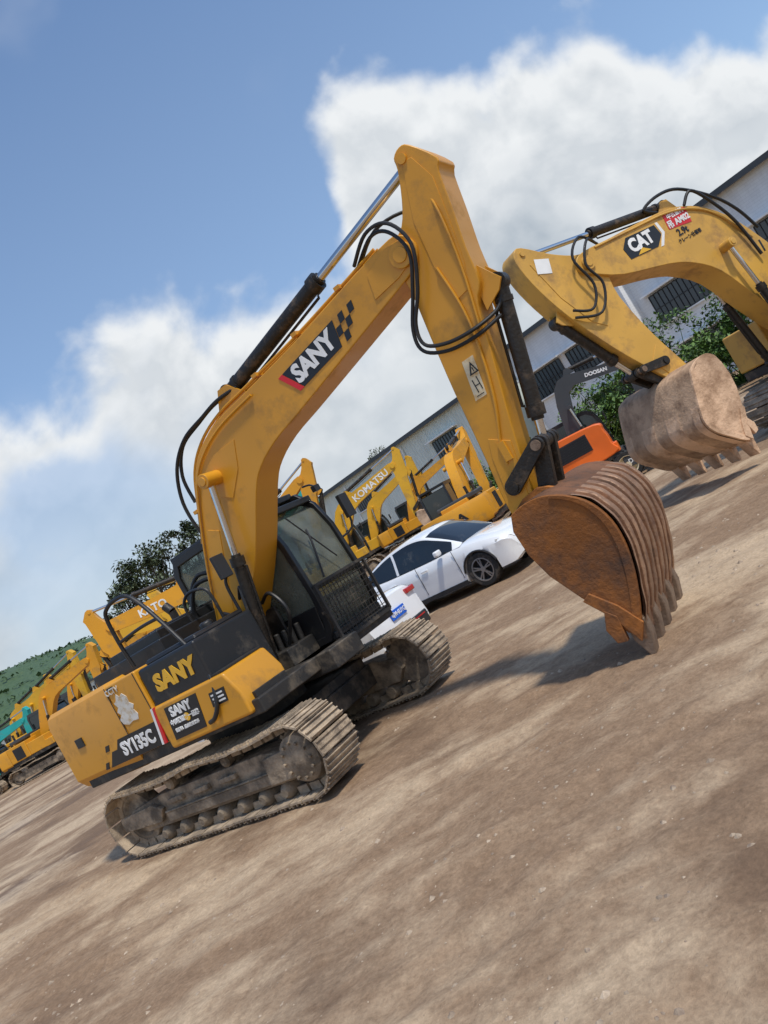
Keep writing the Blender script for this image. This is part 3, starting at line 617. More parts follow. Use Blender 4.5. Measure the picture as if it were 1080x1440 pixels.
for pth,r in(([(2.0,.1,3.9),(2.2,.1,4.02),(1.9,.16,4.12),(1.5,.2,4.08),(1.0,.24,3.75),(.7,.26,3.4),(.5,.26,3.0)],.025),
    ([(1.6,.24,3.8),(1.4,.3,3.95),(1.1,.3,3.6),(.9,.3,3.2),(.75,.28,2.6)],.025),
    ([(3.3,.1,3.85),(3.7,.28,4.0),(4.0,.3,3.75),(3.9,.3,3.3),(4.1,.28,3.0),(4.4,.25,3.1)],.02),
    ([(3.2,.0,3.86),(3.6,.28,3.92),(3.85,.3,3.6),(3.75,.3,3.25),(4.0,.28,2.9),(4.4,.22,3.0)],.02)):
    c=MB(); c.tube(pth,r,8,sm=6); c.obj('hydraulic_hose',E2,('rubber',))
c=MB(); c.tube([(3.5,.24,3.78),(2.6,.24,3.80),(2.0,.25,3.8),(1.5,.25,3.7),(1.1,.25,3.45),(.7,.25,2.9)],.015,8); c.obj('hydraulic_pipe',B2,('paintcat',))
c=MB(); c.ext([(4.6,3.95),(4.3,3.85),(4.15,3.3),(3.95,2.7),(4.15,2.85),(4.42,3.35)],CG['aw']-.002,CG['aw']+.008); c.obj('stiffener_plate',A2,('paintcat',),bevel=.003)
c=MB(); c.ext([(3.08,1.48),(3.28,1.46),(3.58,1.95),(3.38,2.15),(3.2,1.85)],CG['aw']-.002,CG['aw']+.010); c.obj('stiffener_plate',A2,('paintcat',),bevel=.003)

# ------------------------------------------------------------ parked excavators
r=math.radians
DG=dict(foot=(.3,1.4),tip=(2.95,3.36),pivot=(2.95,3.36),
 boom=[(.12,1.35),(.22,2.3),(.38,3.2),(.56,3.72),(.80,3.95),(1.1,3.98),(2.0,3.74),(2.95,3.52),(3.10,3.38),(3.0,3.2),(2.0,3.38),(1.2,3.55),(.95,3.42),(.82,3.0),(.72,2.3),(.55,1.35)],
 arm=[(2.78,3.95),(2.92,4.05),(3.06,3.95),(3.14,3.3),(3.06,2.6),(2.92,1.8),(2.78,1.7),(2.70,1.85),(2.76,2.6),(2.76,3.3)],
 hinge=(2.80,1.80),bcpin=(.72,3.0),bcfoot=(.85,1.05),acbase=(1.2,4.10),acpin=(2.92,3.95),kcbase=(3.16,3.1),joint=(3.10,2.2),rocker=(2.86,2.1),
 bw=.15,aw=.12,bh=.4,brot=r(-60),bsc=.6,bkt={})
excavator('yellow excavator with lettering on its low boom behind the white cars',(-3.5,41.0),-6,1.25,'yel2',r(2.0),r(2),r(-10),'KOMATSU',tsz=.40,txtmat='white')
excavator('yellow excavator with its boom raised high',(-6.9,34),-6,1.25,'yel3',r(14),r(-6),r(-20))
excavator('teal excavator with raised boom',(-7.6,40),-5,1.25,'teal',r(15),r(0),r(-20),dark='grey')
excavator('yellow excavator beside the metal warehouse',(-1.8,50),-12,1.15,'yel2',r(6),r(8),0)
excavator('yellow excavator beside the metal warehouse',(.9,48),-14,1.05,'yel3',r(2),r(4),0)
ES=excavator('small yellow excavator with black cab turned away from the cars',(1.95,20.6),68,.80,'yel3',r(2),r(-8),0,cabmat='black',side=1)
text('A',.36,'bdecal',ES,(-2.03,-.35,1.36),(0,-1,0),(0,0,1),bold=.012,sx=1.4,ext=.02)
excavator('yellow excavator with white lettering on its boom',(-3.75,21.6),186,1,'yel3',r(-5.5),r(6),r(-10),'KATO',side=1,txtmat='white')
excavator('yellow excavator with lowered boom',(-4.3,28.5),184,1.0,'yel2',r(0),r(4),0)
excavator('yellow excavator with lowered boom',(-7.8,30.5),184,.95,'yel2',r(1),r(-6),0)
excavator('yellow excavator in the parked row',(-17.6,33.0),-12,.92,'yel3',r(-1),r(2),0)
excavator('yellow excavator in the parked row',(-20.5,37.5),-10,.95,'yel2',r(4),r(6),0,dark='yel2',cabmat='grey')
excavator('yellow excavator in the parked row',(-24.6,43.0),-14,.95,'yel2',r(2),r(2),0)
excavator('teal excavator at the end of the parked row',(-22.0,35.5),-12,.75,'teal',r(-5),r(0),0)
excavator('yellow excavator in the parked row',(-24.5,50.5),-10,1.05,'yel3',r(4),r(4),0)
excavator('yellow excavator in the parked row',(-18.0,41.5),-10,.95,'yel3',r(1),r(4),0)
excavator('yellow excavator in the parked row',(-21.0,56),-10,1.0,'yel2',r(3),r(4),0)
EO=excavator('orange wheeled excavator with black arm and folded boom',(4.62,18.6),-20,.72,'orange',0,0,0,'DOOSAN',wheels=True,txtmat='white',bside='grey',dark='grey',cabmat='black',tsz=.17,frontpaint='grey',g=DG,tpos=(2.0,3.56,-13))
text('DX60W',.2,'white',EO,(1.9,-1.212,.55),(1,0,0),(0,0,1),bold=.004,ext=.004)
c=MB(); c.box((1.85,-1.13,.55),(.85,.15,.34)); c.obj('side_step',EO,('grey',),bevel=.02)

# ------------------------------------------------------------ cars
def lerp_tab(T,x):
    if x<=T[0][0]: return T[0][1]
    for a,b in zip(T,T[1:]):
        if x<=b[0]:
            t=(x-a[0])/(b[0]-a[0]); return a[1]+(b[1]-a[1])*t
    return T[-1][1]
def smt(T,n=6):
    return [(p.x,p.y) for p in cm([(a,b,0) for a,b in T],n)]
def car(label,loc,ang,L,W,top,roof,belt,wb,r,fx,glass_x,plan,pill,kind='suv',scale=1):
    E=empty('parked_car',(loc[0],loc[1],0),math.radians(ang),label,'car',scale,'cars parked on the dirt yard')
    top=smt(top); roof=smt(roof); plan=smt(plan)
    wx=(fx,fx-wb); xs=sorted(set([round(-L/2+L*i/70,4) for i in range(71)]+[round(w+r*1.12*math.cos(math.pi*i/14),4) for w in wx for i in range(15)]))
    def low(x):
        z=.24 if abs(x)<L/2-.15 else .24+.10*(abs(x)-L/2+.15)/.15
        for w in wx:
            d=abs(x-w); R=r*1.12
            if d<R: z=max(z,r*.98+math.sqrt(max(0,R*R-d*d)))
        return z
    hw=W/2; b=MB(); v=[]; K=None
    for x in xs:
        t=lerp_tab(top,x); p=lerp_tab(plan,x)*hw; l=min(low(x),t-.12)
        sec=[(0,t+.015),(p*.5,t+.008),(p*.80,t-.012),(p*.92,t-.05),(p*.975,min(t-.09,max(l+.02,t-.12))),(p*1.0,max(l+.015,min(t-.1,.74))),(p*.985,max(l+.01,min(t-.11,.6))),(p*1.0,max(l+.005,min(t-.115,.45))),(p*.985,l),(p*.80,l),(p*.78,max(l-.02,.2))]
        K=len(sec)*2-1
        row=[(x,-y,z) for y,z in reversed(sec)][:-1]+[(x,y,z) for y,z in sec]
        v+=row
    f=[(i*K+k,(i+1)*K+k,(i+1)*K+k+1,i*K+k+1) for i in range(len(xs)-1) for k in range(K-1)]
    f+=[tuple(range(K)),tuple(range(len(v)-1,len(v)-K-1,-1))]
    b.add(v,f); BD=b.obj('body',E,('carwhite',),angle=32,bevel=0)
    gx=[glass_x[0]+(glass_x[1]-glass_x[0])*i/48 for i in range(49)]; b=MB(); v=[];rows=[]
    for x in gx:
        t=lerp_tab(belt,x)-.02; rf=max(lerp_tab(roof,x),t+.004); p=lerp_tab(plan,x)*hw; h=rf-t; q=min(1,h/.45)
        sec=[(0,rf+.012*q),(p*.45,rf+.004),(p*(.72),rf-.035*q),(p*(.765),rf-.085*q),(p*(.80),t+h*.55),(p*(.90),t)]
        KK=len(sec)*2-1; rows.append((x,h)); v+=[(x,-y,z) for y,z in reversed(sec)][:-1]+[(x,y,z) for y,z in sec]
    F={0:[],1:[]}
    for i in range(len(gx)-1):
        xm=(gx[i]+gx[i+1])/2
        ws=xm>pill['ws'] or xm<pill['rw']
        for k in range(KK-1):
            kk=min(k,KK-2-k)
            if kk<=1: g_=not any(a<xm<b_ for a,b_ in pill['posts'])
            elif kk==2: g_=False
            else: g_=ws
            F[1 if g_ else 0].append((i*KK+k,(i+1)*KK+k,(i+1)*KK+k+1,i*KK+k+1))
    b.add(v,F[0],0); 
    b.f+=F[1]; b.m+=[1]*len(F[1])
    G=b.obj('window_and_roof',BD,('carwhite','carglass'),angle=40)
    u=MB(); u.box((0,0,.3),(L*.86,W*.76,.2)); 
    for w in wx: u.box((w,0,.52),(r*2.3,W*.74,.5))
    u.obj('underbody',BD,('plastic',))
    for w in wx:
        for s in(-1,1): tyre_wheel(E,(w,s*(hw-.13),r),r,.24,s)
    for s in(-1,1):
        t=MB(); x0=wx[1]+r*1.2; x1=wx[0]-r*1.2
        t.box(((x0+x1)/2,s*(hw-.012),.27),(x1-x0,.05,.09))
        for w in wx:
            P=[(w+r*1.13*math.cos(a*math.pi/16),s*(hw-.008),r*.98+r*1.13*math.sin(a*math.pi/16)) for a in range(1,16)]
            if kind=='suv': t.tube(P,.022,6,sm=0)
        for xd in(x1-.03,(x0+x1)/2-.08): t.box((xd,s*(lerp_tab(plan,xd)*hw-.001),.68),(.008,.012,.62))
        t.obj('trim',BD,('plastic',))
        for xd in((wx[0]+wx[1])/2+.12,(wx[0]+wx[1])/2-.85): h=MB(); h.box((xd,s*(hw+.012),.86),(.19,.03,.028)); h.obj('door_handle',BD,('carwhite',),bevel=.01)
        m=MB(); m.box((pill['mir'],s*(hw+.06),lerp_tab(belt,pill['mir'])+.07),(.12,.2,.13)); m.obj('mirror',BD,('carwhite',),bevel=.04)
    return E,BD
Ls=4.73
E3,BD3=car('white coupe style suv with grey alloy wheels parked on dirt',(.50,14.82),-38,Ls,1.89,
 [(-2.365,.62),(-2.33,.95),(-2.2,1.08),(-1.8,1.13),(-1,1.06),(.3,1.02),(.95,1.03),(1.5,.99),(2.0,.90),(2.25,.80),(2.34,.68),(2.365,.5)],
 [(-2.2,1.08),(-1.9,1.17),(-1.4,1.37),(-.9,1.52),(-.3,1.595),(.1,1.59),(.45,1.50),(.9,1.24),(1.2,1.03)],
 [(-2.2,1.07),(-1.8,1.12),(-1,1.05),(.3,1.01),(1.2,1.01)],2.87,.37,1.47,(-2.2,1.2),
 [(-2.365,.80),(-2.25,.9),(-1.8,.985),(-1,1),(1,1),(1.7,.985),(2.1,.92),(2.28,.80),(2.365,.62)],
 dict(ws=.42,rw=-1.15,posts=[(-2.3,-1.75),(-.62,-.55),(.98,1.3)],mir=.72),scale=.86)
for s in(-1,1): m=MB(); m.add([(2.02,s*.885,.80),(2.30,s*.68,.74),(2.325,s*.60,.66),(2.08,s*.87,.66)],[(0,1,2,3)]); m.obj('headlight',BD3,('lamp',),recalc=False)
m=MB(); m.box((2.345,0,.62),(.05,.95,.24)); m.obj('grille',BD3,('plastic',),bevel=.03)
m=MB(); m.box((2.35,0,.35),(.05,1.2,.12)); m.obj('lower_grille',BD3,('plastic',),bevel=.03)
m=MB(); m.cyl((2.36,0,.62),(2.385,0,.62),.09,n=24); m.box((2.375,0,.62),(.012,.9,.03)); m.obj('emblem',BD3,('chrome',))
E4,BD4=car('white sedan with blue number plate parked tail outward',(-2.42,12.22),math.degrees(math.atan2(.52,-.85)),4.8,1.84,
 [(-2.4,.5),(-2.37,.82),(-2.3,.98),(-2.0,1.02),(-1.5,1.02),(-.5,.97),(.8,.95),(1.4,.90),(2.0,.80),(2.3,.68),(2.4,.5)],
 [(-1.75,1.02),(-1.3,1.22),(-.8,1.39),(-.3,1.45),(.2,1.44),(.6,1.33),(1.15,.97)],
 [(-1.75,1.01),(-.5,.96),(1.15,.94)],2.85,.34,1.48,(-1.75,1.15),
 [(-2.4,.86),(-2.3,.92),(-1.8,.985),(-1,1),(1,1),(1.7,.98),(2.15,.9),(2.4,.66)],
 dict(ws=.5,rw=-.85,posts=[(-1.9,-1.25),(-.4,-.33),(.95,1.3)],mir=.72),kind='sedan',scale=.92)
for s in(-1,1): m=MB(); m.box((-2.355,s*.66,.87),(.09,.28,.09)); m.box((-2.22,s*.85,.87),(.28,.06,.08),Matrix.Rotation(s*.25,3,'Z')); m.obj('tail_lamp',BD4,('redlamp',),bevel=.02)
m=MB(); m.box((-2.39,0,.36),(.06,1.5,.22)); m.obj('rear_diffuser',BD4,('plastic',),bevel=.03)
m=MB(); m.box((-2.425,0,.42),(.01,1.3,.02)); m.obj('reflector',BD4,('redlamp',))
m=MB(); m.box((-2.405,0,.68),(.02,.46,.15)); PL=m.obj('number_plate',BD4,('blue',),bevel=.004)
text('粤M·6U1Q',.10,'white',PL,(-2.418,0,.68),(0,-1,0),(0,0,1),bold=.002)

# ------------------------------------------------------------ warehouse buildings
def wallmat(name,base,kind):
    m=bpy.data.materials.new(name); m.use_nodes=True; nt=m.node_tree; b=nt.nodes['Principled BSDF']
    tc=nn(nt,'ShaderNodeTexCoord').outputs['Object']; b.inputs['Roughness'].default_value=.7
    n1=noise(nt,mapping(nt,tc,(1,1,.25)),1.2,6,.65)
    dirt=mixc(nt,mapr(nt,n1,.45,.8,0,.5),base,[k*.6 for k in base])
    if kind=='brick':
        br=nn(nt,'ShaderNodeTexBrick'); mp=mapping(nt,tc,(1,1,1),rot=(math.pi/2,0,0)); nt.links.new(mp,br.inputs['Vector'])
        br.inputs['Scale'].default_value=1; br.inputs['Brick Width'].default_value=.45; br.inputs['Row Height'].default_value=.16; br.inputs['Mortar Size'].default_value=.010
        br.inputs['Color1'].default_value=(1,1,1,1); br.inputs['Color2'].default_value=(.96,.96,.965,1); br.inputs['Mortar'].default_value=(.87,.87,.87,1)
        dirt=mixc(nt,1,dirt,br.outputs['Color'],'MULTIPLY')
    nt.links.new(dirt,b.inputs['Base Color']); return m
WA=wallmat('white_tile_wall',(.76,.77,.78),'brick'); WB=wallmat('grey_green_metal_siding',(.70,.745,.68),'m')
def building(label,start,dirv,L,H,depth,mat,roofc,wins,corr,name='warehouse'):
    ang=math.atan2(dirv[1],dirv[0]); E=empty(name,(start[0],start[1],0),ang,label,'warehouse')
    b=MB()
    if corr:
        n=int(L/.3); v=[]
        for i in range(n*2+1):
            x=L*i/(n*2); y=0 if (i//1)%2 else .08; v+=[(x,y,0),(x,y,H)]
        b.add(v,[(2*i,2*i+2,2*i+3,2*i+1) for i in range(n*2)]); b.box((L/2,-depth/2,H/2),(L-.1,depth-.1,H-.02))
    else: b.box((L/2,-depth/2,H/2),(L,depth,H))
    W=b.obj('wall',E,(mat,),angle=10)
    r=MB(); r.ext([(-.3,H),(L+.3,H),(L+.3,H+.22),(-.3,H+.22)],-depth-.3,.45); r.box((L/2,.5,H+.08),(L+.6,.12,.3)); r.obj('roof',E,(roofc,))
    for x,z,w,h in wins:
        g=MB(); g.box((x,.02+.03,z),(w,.10,h)); G=g.obj('window',W,('wglass',))
        g=MB()
        for k in range(int(w/.3)+1): g.box((x-w/2+k*w/int(w/.3),.14,z),(.03,.03,h))
        for q in(-.5,0,.5): g.box((x,.13,z+q*h),(w,.05,.05))
        g.obj('window_bar',G,('plastic',))
        g=MB(); g.box((x,.3,z+h/2+.16),(w+.5,.6,.09)); g.obj('canopy',G,('white',))
        g=MB(); g.box((x,.14,z-h/2-.08),(w+.3,.22,.08)); g.obj('sill',G,('white',))
    return E,W
dA=Vector((-.642,.767)); 
A0=Vector((24.9,37.8))-dA*14
EA,WAo=building('long white tiled factory building with barred dark windows',A0,dA,14+19.2,8.5,14,WA,'grey',[(x,5.2,3.4,1.7) for x in(7.5,14.2,20.8,27.4,32.0-.6)]+[(x,1.9,3.0,1.6) for x in(7.5,14.2,20.8,27.4)],False)
g=MB(); g.box((24.2,.5,4.0),(1.8,1.0,8.0)); g.obj('pilaster',EA,(WA,))
for x in(10.8,17.4,24.9,33):
    g=MB(); g.cyl((x+.2,.12,0),(x+.2,.12,8.4),.07,n=8); g.obj('downpipe',EA,('white',))
B0=Vector((9.6,53.0))
EB,WBo=building('long grey green metal clad warehouse with flat dark eaves',B0,dA,60,7.3,16,WB,'grey',[(4.6+i*11.5,5.1,2.8,1.5) for i in range(5)],True)
for i in range(8):
    g=MB(); g.cyl((8.6*i+.6,.18,0),(8.6*i+.6,.18,7),.07,n=8); g.obj('downpipe',EB,('white',))
EC,WC=building('low grey shed at the foot of the hill',(-36,78),Vector((-1,.12)).normalized(),24,3.4,8,WB,'grey',[(3+i*5,2.0,2,1.0) for i in range(4)],False,name='shed')

# ------------------------------------------------------------ vegetation
def leafmat(name,c1,c2,lo=.55,hi=1.4):
    m=bpy.data.materials.new(name); m.use_nodes=True; nt=m.node_tree; b=nt.nodes['Principled BSDF']
    tc=nn(nt,'ShaderNodeTexCoord').outputs['Object']; n1=noise(nt,tc,1.1,3,.6); n2=noise(nt,tc,9,2,.5)
    c=mixc(nt,mapr(nt,n1,.35,.65),c1,c2); c=mixc(nt,1,c,mapr(nt,n2,.3,.7,lo,hi),'MULTIPLY')
    nt.links.new(c,b.inputs['Base Color']); b.inputs['Roughness'].default_value=.6; return m
M['leaf']=leafmat('green_leaves',(.06,.12,.022),(.14,.23,.045)); M['leafdark']=leafmat('grey_green_leaves',(.065,.09,.045),(.13,.16,.08)); M['hillm']=leafmat('wooded_hill',(.045,.085,.03),(.075,.12,.042),.8,1.15)
def leaves(b,cs,n,sz,rnd):
    for c,rad in cs:
        for i in range(n):
            d=Vector((rnd.gauss(0,1),rnd.gauss(0,1),rnd.gauss(0,1))).normalized()*rad*rnd.uniform(.35,1.05)
            d.z*=.8; p=Vector(c)+d; a=Vector((rnd.uniform(-1,1),rnd.uniform(-1,1),rnd.uniform(-.6,.6))).normalized(); q,_=basis(a); s=sz*rnd.uniform(.6,1.3)
            b.add([p-a*s,p+q*s*.45,p+a*s,p-q*s*.45],[(0,1,2,3)])
def tree(label,loc,H,R,n=34,seed=1,mat='leafdark',lf=120,ls=.16):
    rnd=random.Random(seed); E=empty('tree',(loc[0],loc[1],0),rnd.uniform(0,6),label,'tree')
    t=MB(); t.cyl((0,0,0),(.1,0,H*.3),.22,.16,10)
    t.cyl((.1,0,H*.3),(.05,.1,H*.55),.16,.1,8)
    cs=[]
    for k in range(n):
        a=rnd.uniform(0,6.28); zz=rnd.uniform(.42,1.0); rr=R*(1-((zz-.62)/.45)**2*.75)*rnd.uniform(.25,1)
        c=Vector((rr*math.cos(a),rr*math.sin(a),zz*H*.95)); cs.append((c,rnd.uniform(.45,.95)*R*.30)); t.cyl((.05,.05,H*rnd.uniform(.3,.55)),c,.05,.02,5)
    t.obj('trunk',E,('wood',)); b=MB(); leaves(b,cs,lf,ls,rnd); b.obj('crown',E,(mat,),recalc=False)
tree('broad dark green tree behind the parked excavators',(-14.2,46),8.3,3.2,46,3)
tree('broad dark green tree behind the parked excavators',(-16.6,47.5),7.3,2.4,32,5)
tree('broad dark green tree behind the parked excavators',(-11.8,49),8.9,2.8,36,9)
tree('dark tree rising behind the warehouse',(2.6,92),11.5,3.6,24,12)
def bush(label,loc,H,R,seed,mat='leaf'):
    rnd=random.Random(seed); cs=[]
    for k in range(14):
        a=rnd.uniform(0,6.28); rr=R*math.sqrt(rnd.random())*.85; z=rnd.uniform(.2,1)*H*(1-.45*(rr/R)); cs.append((Vector((rr*math.cos(a),rr*math.sin(a),z)),rnd.uniform(.5,.9)*min(R,H)*.42))
    b=MB(); leaves(b,cs,170,.12,rnd); 
    for c,_ in cs[:8]: b.cyl((0,0,0),c,.03,.01,4)
    o=b.obj('bush',None,(mat,),recalc=False); o.location=(loc[0],loc[1],0); o['label']=label; o['category']='bush'; o['group']='bushes along the warehouse'
for i,(x,y,H,R) in enumerate([(9.9,31,3.4,2.2),(11.6,30,2.9,2.0),(13.2,31,4.3,2.2),(14.6,29.5,4.6,2.3),(16.5,28.5,3.6,2.2),(18.2,28,4.0,2.4),(12.6,27.5,2.2,1.8),(15.3,26,2.0,1.9),(8.6,33.5,2.8,1.8),(10.9,34,4.6,1.9),(6.3,36.5,2.8,1.6),(5.0,38.5,2.6,1.6),(17.2,33,5.2,2.4),(-9,62,3,2.6),(-13,60,3,2.6),(13.5,24.5,1.5,1.5),(11.4,27.0,1.6,1.4),(8.6,29.5,2.9,1.6)]):
    bush('dense green bush at the foot of the white building',(x,y),H,R,20+i)
b=MB(); rnd=random.Random(8)
for i in range(5200):
    t=rnd.random(); x=7.5+rnd.random()*14; y=36-(x-7.5)*.75+rnd.gauss(0,1.3); h=rnd.uniform(.12,.5)
    a=rnd.uniform(0,6.28); w=Vector((math.cos(a),math.sin(a),0))*.035; l=Vector((rnd.gauss(0,.1),rnd.gauss(0,.1),h)); p=Vector((x,y,0)); b.add([p-w,p+w,p+l],[(0,1,2)])
o=b.obj('grass',None,('leaf',),recalc=False); o['kind']='stuff'; o['label']='low weeds growing along the yard edge'; o['category']='grass'

# ------------------------------------------------------------ hills
def hill(name,x0,x1,y,prof,seed):
    b=MB(); NX,NY=90,14; v=[]
    for j in range(NY):
        for i in range(NX):
            t=i/(NX-1); x=x0+(x1-x0)*t; k=math.sin(math.pi*.5*min(1,j/7)) if j<=7 else math.cos(math.pi*.5*(j-7)/7)
            z=lerp_tab(prof,t)*k+mn.fractal(Vector((x*.05,j*.8,seed)),1,2,4)*1.6*k; v.append((x,y+(j-7)*12,z-.3))
    b.add(v,[(j*NX+i,j*NX+i+1,(j+1)*NX+i+1,(j+1)*NX+i) for j in range(NY-1) for i in range(NX-1)])
    rnd=random.Random(seed)
    for q in range(9000):
        k=rnd.choice(v[:NX*9]); s=rnd.uniform(.3,.8)
        p=Vector(k)+Vector((rnd.uniform(-2,2),rnd.uniform(-5,5),.0)); 
        if k[2]<1: continue
        a=Vector((rnd.uniform(-1,1),rnd.uniform(-.4,.4),rnd.uniform(0,1))).normalized(); c_,d_=basis(a); b.add([p-a*s,p+c_*s,p+a*s,p-c_*s],[(0,1,2,3)])
    o=b.obj(name,None,('hillm',),recalc=False); o['kind']='structure'; o['label']='low wooded green hill on the horizon'; o['category']='hill'
hill('hills',-330,-55,235,[(0,24),(.3,24),(.55,24),(.75,23),(.86,18),(1,0)],3)
hill('hills',-60,260,300,[(0,3),(.2,16),(.4,34),(.6,40),(.8,40),(1,20)],6)

# ------------------------------------------------------------ ground
def axis(lo,hi,f0,f1,st):
    a=[];x=f0
    while x<=f1: a.append(x); x+=st
    s=st;x=a[-1]
    while x<hi: s*=1.16; x+=s; a.append(x)
    s=st;x=a[0];l=[]
    while x>lo: s*=1.16; x-=s; l.append(x)
    return l[::-1]+a
XS=axis(-700,700,-5.2,5.5,.04); YS=axis(-60,900,.8,9.5,.04)
RUTS=[(3.3,.10,.030),(3.95,.10,.030),(5.35,-.10,.024),(6.0,-.10,.024),(2.2,.02,.022),(7.4,-.16,.02)]
def gh(x,y):
    d=math.hypot(x,y); k=max(0,min(1,(60-d)/40))
    if k<=0: return 0
    z=mn.fractal(Vector((x*.55,y*.9,1.3)),1,2,3)*.022
    if d<16:
        z+=mn.fractal(Vector((x*2.2,y*3.0,5)),.9,2.1,4)*.015
        z+=max(0,mn.noise(Vector((x*6,y*7,2))))**2*.03
        for y0,s,a in RUTS:
            m_=max(0,mn.noise(Vector((x*.45,y0,7)))+.35)
            e=(y-(y0+s*x+.14*math.sin(x*.8+1)))/.13
            if abs(e)<4:
                tread=.5+.5*math.sin(x*42+abs(e)*3)
                z-=a*m_*math.exp(-e*e*e*e)*(.45+.55*tread); z+=a*m_*.6*math.exp(-(abs(e)-1.6)**2*3)
    return z*k-.012*k
v=[(x,y,gh(x,y)) for y in YS for x in XS]; NX=len(XS)
b=MB(); b.v=v; b.f=[(j*NX+i,j*NX+i+1,(j+1)*NX+i+1,(j+1)*NX+i) for j in range(len(YS)-1) for i in range(NX-1)]; b.m=[0]*len(b.f)
m=bpy.data.materials.new('packed_dirt'); m.use_nodes=True; nt=m.node_tree; bs=nt.nodes['Principled BSDF']; M['dirt']=m
tc=nn(nt,'ShaderNodeTexCoord').outputs['Object']
n1=noise(nt,mapping(nt,tc,(.50,.85,1),rot=(0,0,math.radians(-14))),.58,6,.54,.6)
n2=noise(nt,mapping(nt,tc,(1,1.1,1),rot=(0,0,.5)),1.6,8,.66,.3)
n3=noise(nt,mapping(nt,tc,(.6,.9,1),loc=(3,7,0)),.42,6,.58,.5)
n4=noise(nt,tc,38,5,.72)
n5=noise(nt,mapping(nt,tc,(.5,1.7,1),rot=(0,0,.12)),2.2,6,.64,.4)
n6=noise(nt,tc,9,7,.74,.2)
s1=mth(nt,'ADD',mth(nt,'ADD',mth(nt,'MULTIPLY',n1,.58),mth(nt,'MULTIPLY',n2,.26)),mth(nt,'MULTIPLY',n5,.16))
light=mapr(nt,s1,.455,.585,0,1,True)
light=mth(nt,'MULTIPLY',light,mapr(nt,n6,.32,.52,.62,1))
c=mixc(nt,mapr(nt,n6,.35,.65),(.215,.138,.084),(.305,.205,.128))
c=mixc(nt,mapr(nt,n3,.50,.62,0,.85,True),c,(.150,.094,.058))
c=mixc(nt,light,c,(.485,.362,.240))
c=mixc(nt,1,c,mapr(nt,n4,.3,.7,.78,1.20),'MULTIPLY')
nt.links.new(c,bs.inputs['Base Color']); 
nt.links.new(mapr(nt,n3,.54,.66,.92,.58),bs.inputs['Roughness']); bs.inputs['Specular IOR Level'].default_value=.2
hsum=mth(nt,'ADD',mth(nt,'MULTIPLY',n2,.7),mth(nt,'ADD',mth(nt,'MULTIPLY',n4,.18),mth(nt,'ADD',mth(nt,'MULTIPLY',n5,.3),mth(nt,'MULTIPLY',n6,.38))))
bp=nn(nt,'ShaderNodeBump'); bp.inputs['Strength'].default_value=.55; bp.inputs['Distance'].default_value=.05; nt.links.new(hsum,bp.inputs['Height']); nt.links.new(bp.outputs[0],bs.inputs['Normal'])
o=b.obj('ground',None,('dirt',),recalc=False,angle=180); o['kind']='structure'; o['label']='packed brown dirt yard with pale dry patches'; o['category']='ground'
M['stone']=mk('pale_stone',(.40,.31,.22),.9,0,dirt=(.2,.14,.1),da=.6,sc=20,bump=0,var=.4)
b=MB(); rnd=random.Random(2)
for i in range(3200):
    y=1.4+9*rnd.random()**1.3; x=rnd.uniform(-.85,.75)*y*1.05; s=rnd.choice([.004,.005,.005,.007,.008,.012,.018])*rnd.uniform(.7,1.4)*(1 if y<5 else 1.3)
    if mn.noise(Vector((x*.8,y*.8,4)))<-.1 and rnd.random()<.7: continue
    z=gh(x,y); v=[]
    for k in range(6):
        a=k*math.pi/3; q=rnd.uniform(.7,1.2); v.append((x+math.cos(a)*s*q,y+math.sin(a)*s*q,z-s*.1))
    v.append((x+rnd.uniform(-.3,.3)*s,y,z+s*rnd.uniform(.35,.7))); b.add(v,[(k,(k+1)%6,6) for k in range(6)])
o=b.obj('gravel',None,('stone',),recalc=False,angle=20); o['kind']='stuff'; o['label']='scattered pebbles and dry clods'; o['category']='gravel'
b=MB(); b.tube([(.62,2.85,.012),(.85,2.86,.02),(1.1,2.93,.012)],.005,5,sm=3); o=b.obj('twig',None,('wood',)); o['label']='thin dry twig lying on the dirt'; o['category']='twig'

# ------------------------------------------------------------ world
w=bpy.data.worlds.new('World'); SC.world=w; w.use_nodes=True; nt=w.node_tree; bg=nt.nodes['Background']; bg.inputs[1].default_value=.125
try: w.cycles.sampling_method='MANUAL'; w.cycles.sample_map_resolution=256
except Exception: pass
to_sun=Vector((.30,-.40,.90)).normalized()
sky=nn(nt,'ShaderNodeTexSky'); sky.sky_type='NISHITA'; sky.sun_disc=False; sky.sun_elevation=math.asin(to_sun.z); sky.sun_rotation=math.atan2(to_sun.x,to_sun.y); sky.dust_density=1.0; sky.ozone_density=1.5
tc=nn(nt,'ShaderNodeTexCoord').outputs['Generated']; sp=nn(nt,'ShaderNodeSeparateXYZ'); nt.links.new(tc,sp.inputs[0])
yy=mth(nt,'ADD',mth(nt,'ABSOLUTE',sp.outputs[1]),.02); U=mth(nt,'DIVIDE',sp.outputs[0],yy); V=mth(nt,'DIVIDE',sp.outputs[2],yy)
cp=nn(nt,'ShaderNodeCombineXYZ'); nt.links.new(U,cp.inputs[0]); nt.links.new(V,cp.inputs[1]); P=cp.outputs[0]
fc=nn(nt,'ShaderNodeFloatCurve'); nt.links.new(mapr(nt,U,-.8,1.2,0,1),fc.inputs['Value'])
cur=fc.mapping.curves[0]; pts=[(-.8,.34),(-.4,.36),(-.25,.385),(-.13,.395),(-.04,.365),(.05,.34),(.11,.345),(.15,.46),(.22,.52),(.37,.50),(.5,.45),(.64,.38),(.75,.33),(1.2,.3)]
cur.points[0].location=((pts[0][0]+.8)/2,pts[0][1]); cur.points[1].location=((pts[-1][0]+.8)/2,pts[-1][1])
for a,b_ in pts[1:-1]: cur.points.new((a+.8)/2,b_)
fc.mapping.update()
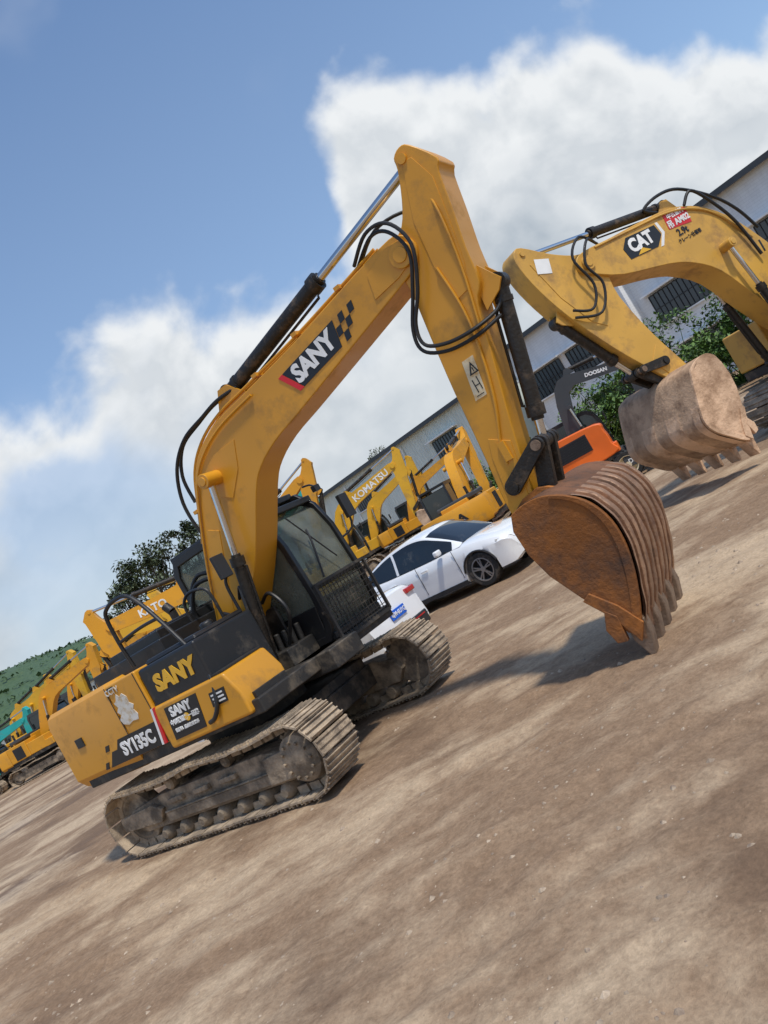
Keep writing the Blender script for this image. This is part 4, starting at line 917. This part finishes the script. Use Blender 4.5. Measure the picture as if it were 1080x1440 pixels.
gcurve=fc.outputs[0]
def cl(vec): return mth(nt,'ADD',mth(nt,'MULTIPLY',noise(nt,vec,6.5,6,.50,.15),.78),mth(nt,'MULTIPLY',noise(nt,vec,18,2,.5,.1),.12))
na=cl(P); nb=cl(mapping(nt,P,(1,1,1),loc=(.008,.028,0)))
big=noise(nt,P,2.6,3,.5)
d=mth(nt,'ADD',mth(nt,'SUBTRACT',gcurve,V),mth(nt,'MULTIPLY',mth(nt,'SUBTRACT',na,.45),.46))
dens=mapr(nt,d,-.025,.065,0,1,True)
hole=mth(nt,'MULTIPLY',mapr(nt,big,.44,.60,0,.58,True),mapr(nt,U,.14,-.03,0,1,True))
hole=mth(nt,'MULTIPLY',hole,mapr(nt,d,.05,.14,0,1,True))
dens=mth(nt,'MULTIPLY',dens,mth(nt,'SUBTRACT',1,hole))
wisp=mapr(nt,noise(nt,mapping(nt,P,(1,1.3,1),rot=(0,0,.3)),2.4,4,.48,.2),.55,.85,0,.35,True)
dens=mth(nt,'MAXIMUM',dens,wisp)
relief=mapr(nt,mth(nt,'SUBTRACT',na,nb),-.06,.06,-.13,.13)
depth=mapr(nt,d,.02,.30,0,1)
body=mapr(nt,noise(nt,P,3.2,4,.5),.35,.65,0,1)
br=mth(nt,'ADD',mth(nt,'SUBTRACT',.94,mth(nt,'MULTIPLY',depth,mth(nt,'ADD',.16,mth(nt,'MULTIPLY',body,.40)))),relief)
shade=mixc(nt,mapr(nt,br,.42,.98,0,1),(3.5,4.0,4.55),(6.9,7.1,7.25))
haze=mapr(nt,V,.0,.30,.64,0,True)
skyb=mixc(nt,1,sky.outputs[0],(.88,1.12,1.34),'MULTIPLY')
skyc=mixc(nt,mapr(nt,V,.95,.1,0.08,.45),skyb,(3.8,4.9,6.2))
col=mixc(nt,dens,skyc,shade); col=mixc(nt,haze,col,(4.9,5.4,5.8))
below=mapr(nt,sp.outputs[2],-.02,.0,0,1); col=mixc(nt,below,(2,1.6,1.3),col)
nt.links.new(col,bg.inputs[0])
sun=bpy.data.lights.new('sun','SUN'); sun.energy=3.2; sun.angle=math.radians(4.0); sun.color=(1,.94,.84); so=bpy.data.objects.new('sun',sun); COL.objects.link(so); so.rotation_euler=(-to_sun).to_track_quat('-Z','Y').to_euler()

# ------------------------------------------------------------ camera
R=math.radians(29.5); p=math.atan(27/1081)
r0=Vector((1,0,0)); u0=Vector((0,-math.sin(p),math.cos(p))); F=Vector((0,math.cos(p),math.sin(p)))
cr=r0*math.cos(R)-u0*math.sin(R); cu_=r0*math.sin(R)+u0*math.cos(R)
cd=bpy.data.cameras.new('camera'); cam=bpy.data.objects.new('camera',cd); COL.objects.link(cam)
mt=Matrix((cr,cu_,-F)).transposed().to_4x4(); mt.translation=Vector((0,0,1.7)); cam.matrix_world=mt
cd.sensor_width=36; cd.sensor_fit='VERTICAL'; cd.sensor_height=36; cd.lens=1081/1440*36; cd.clip_start=.05; cd.clip_end=3000
SC.camera=cam
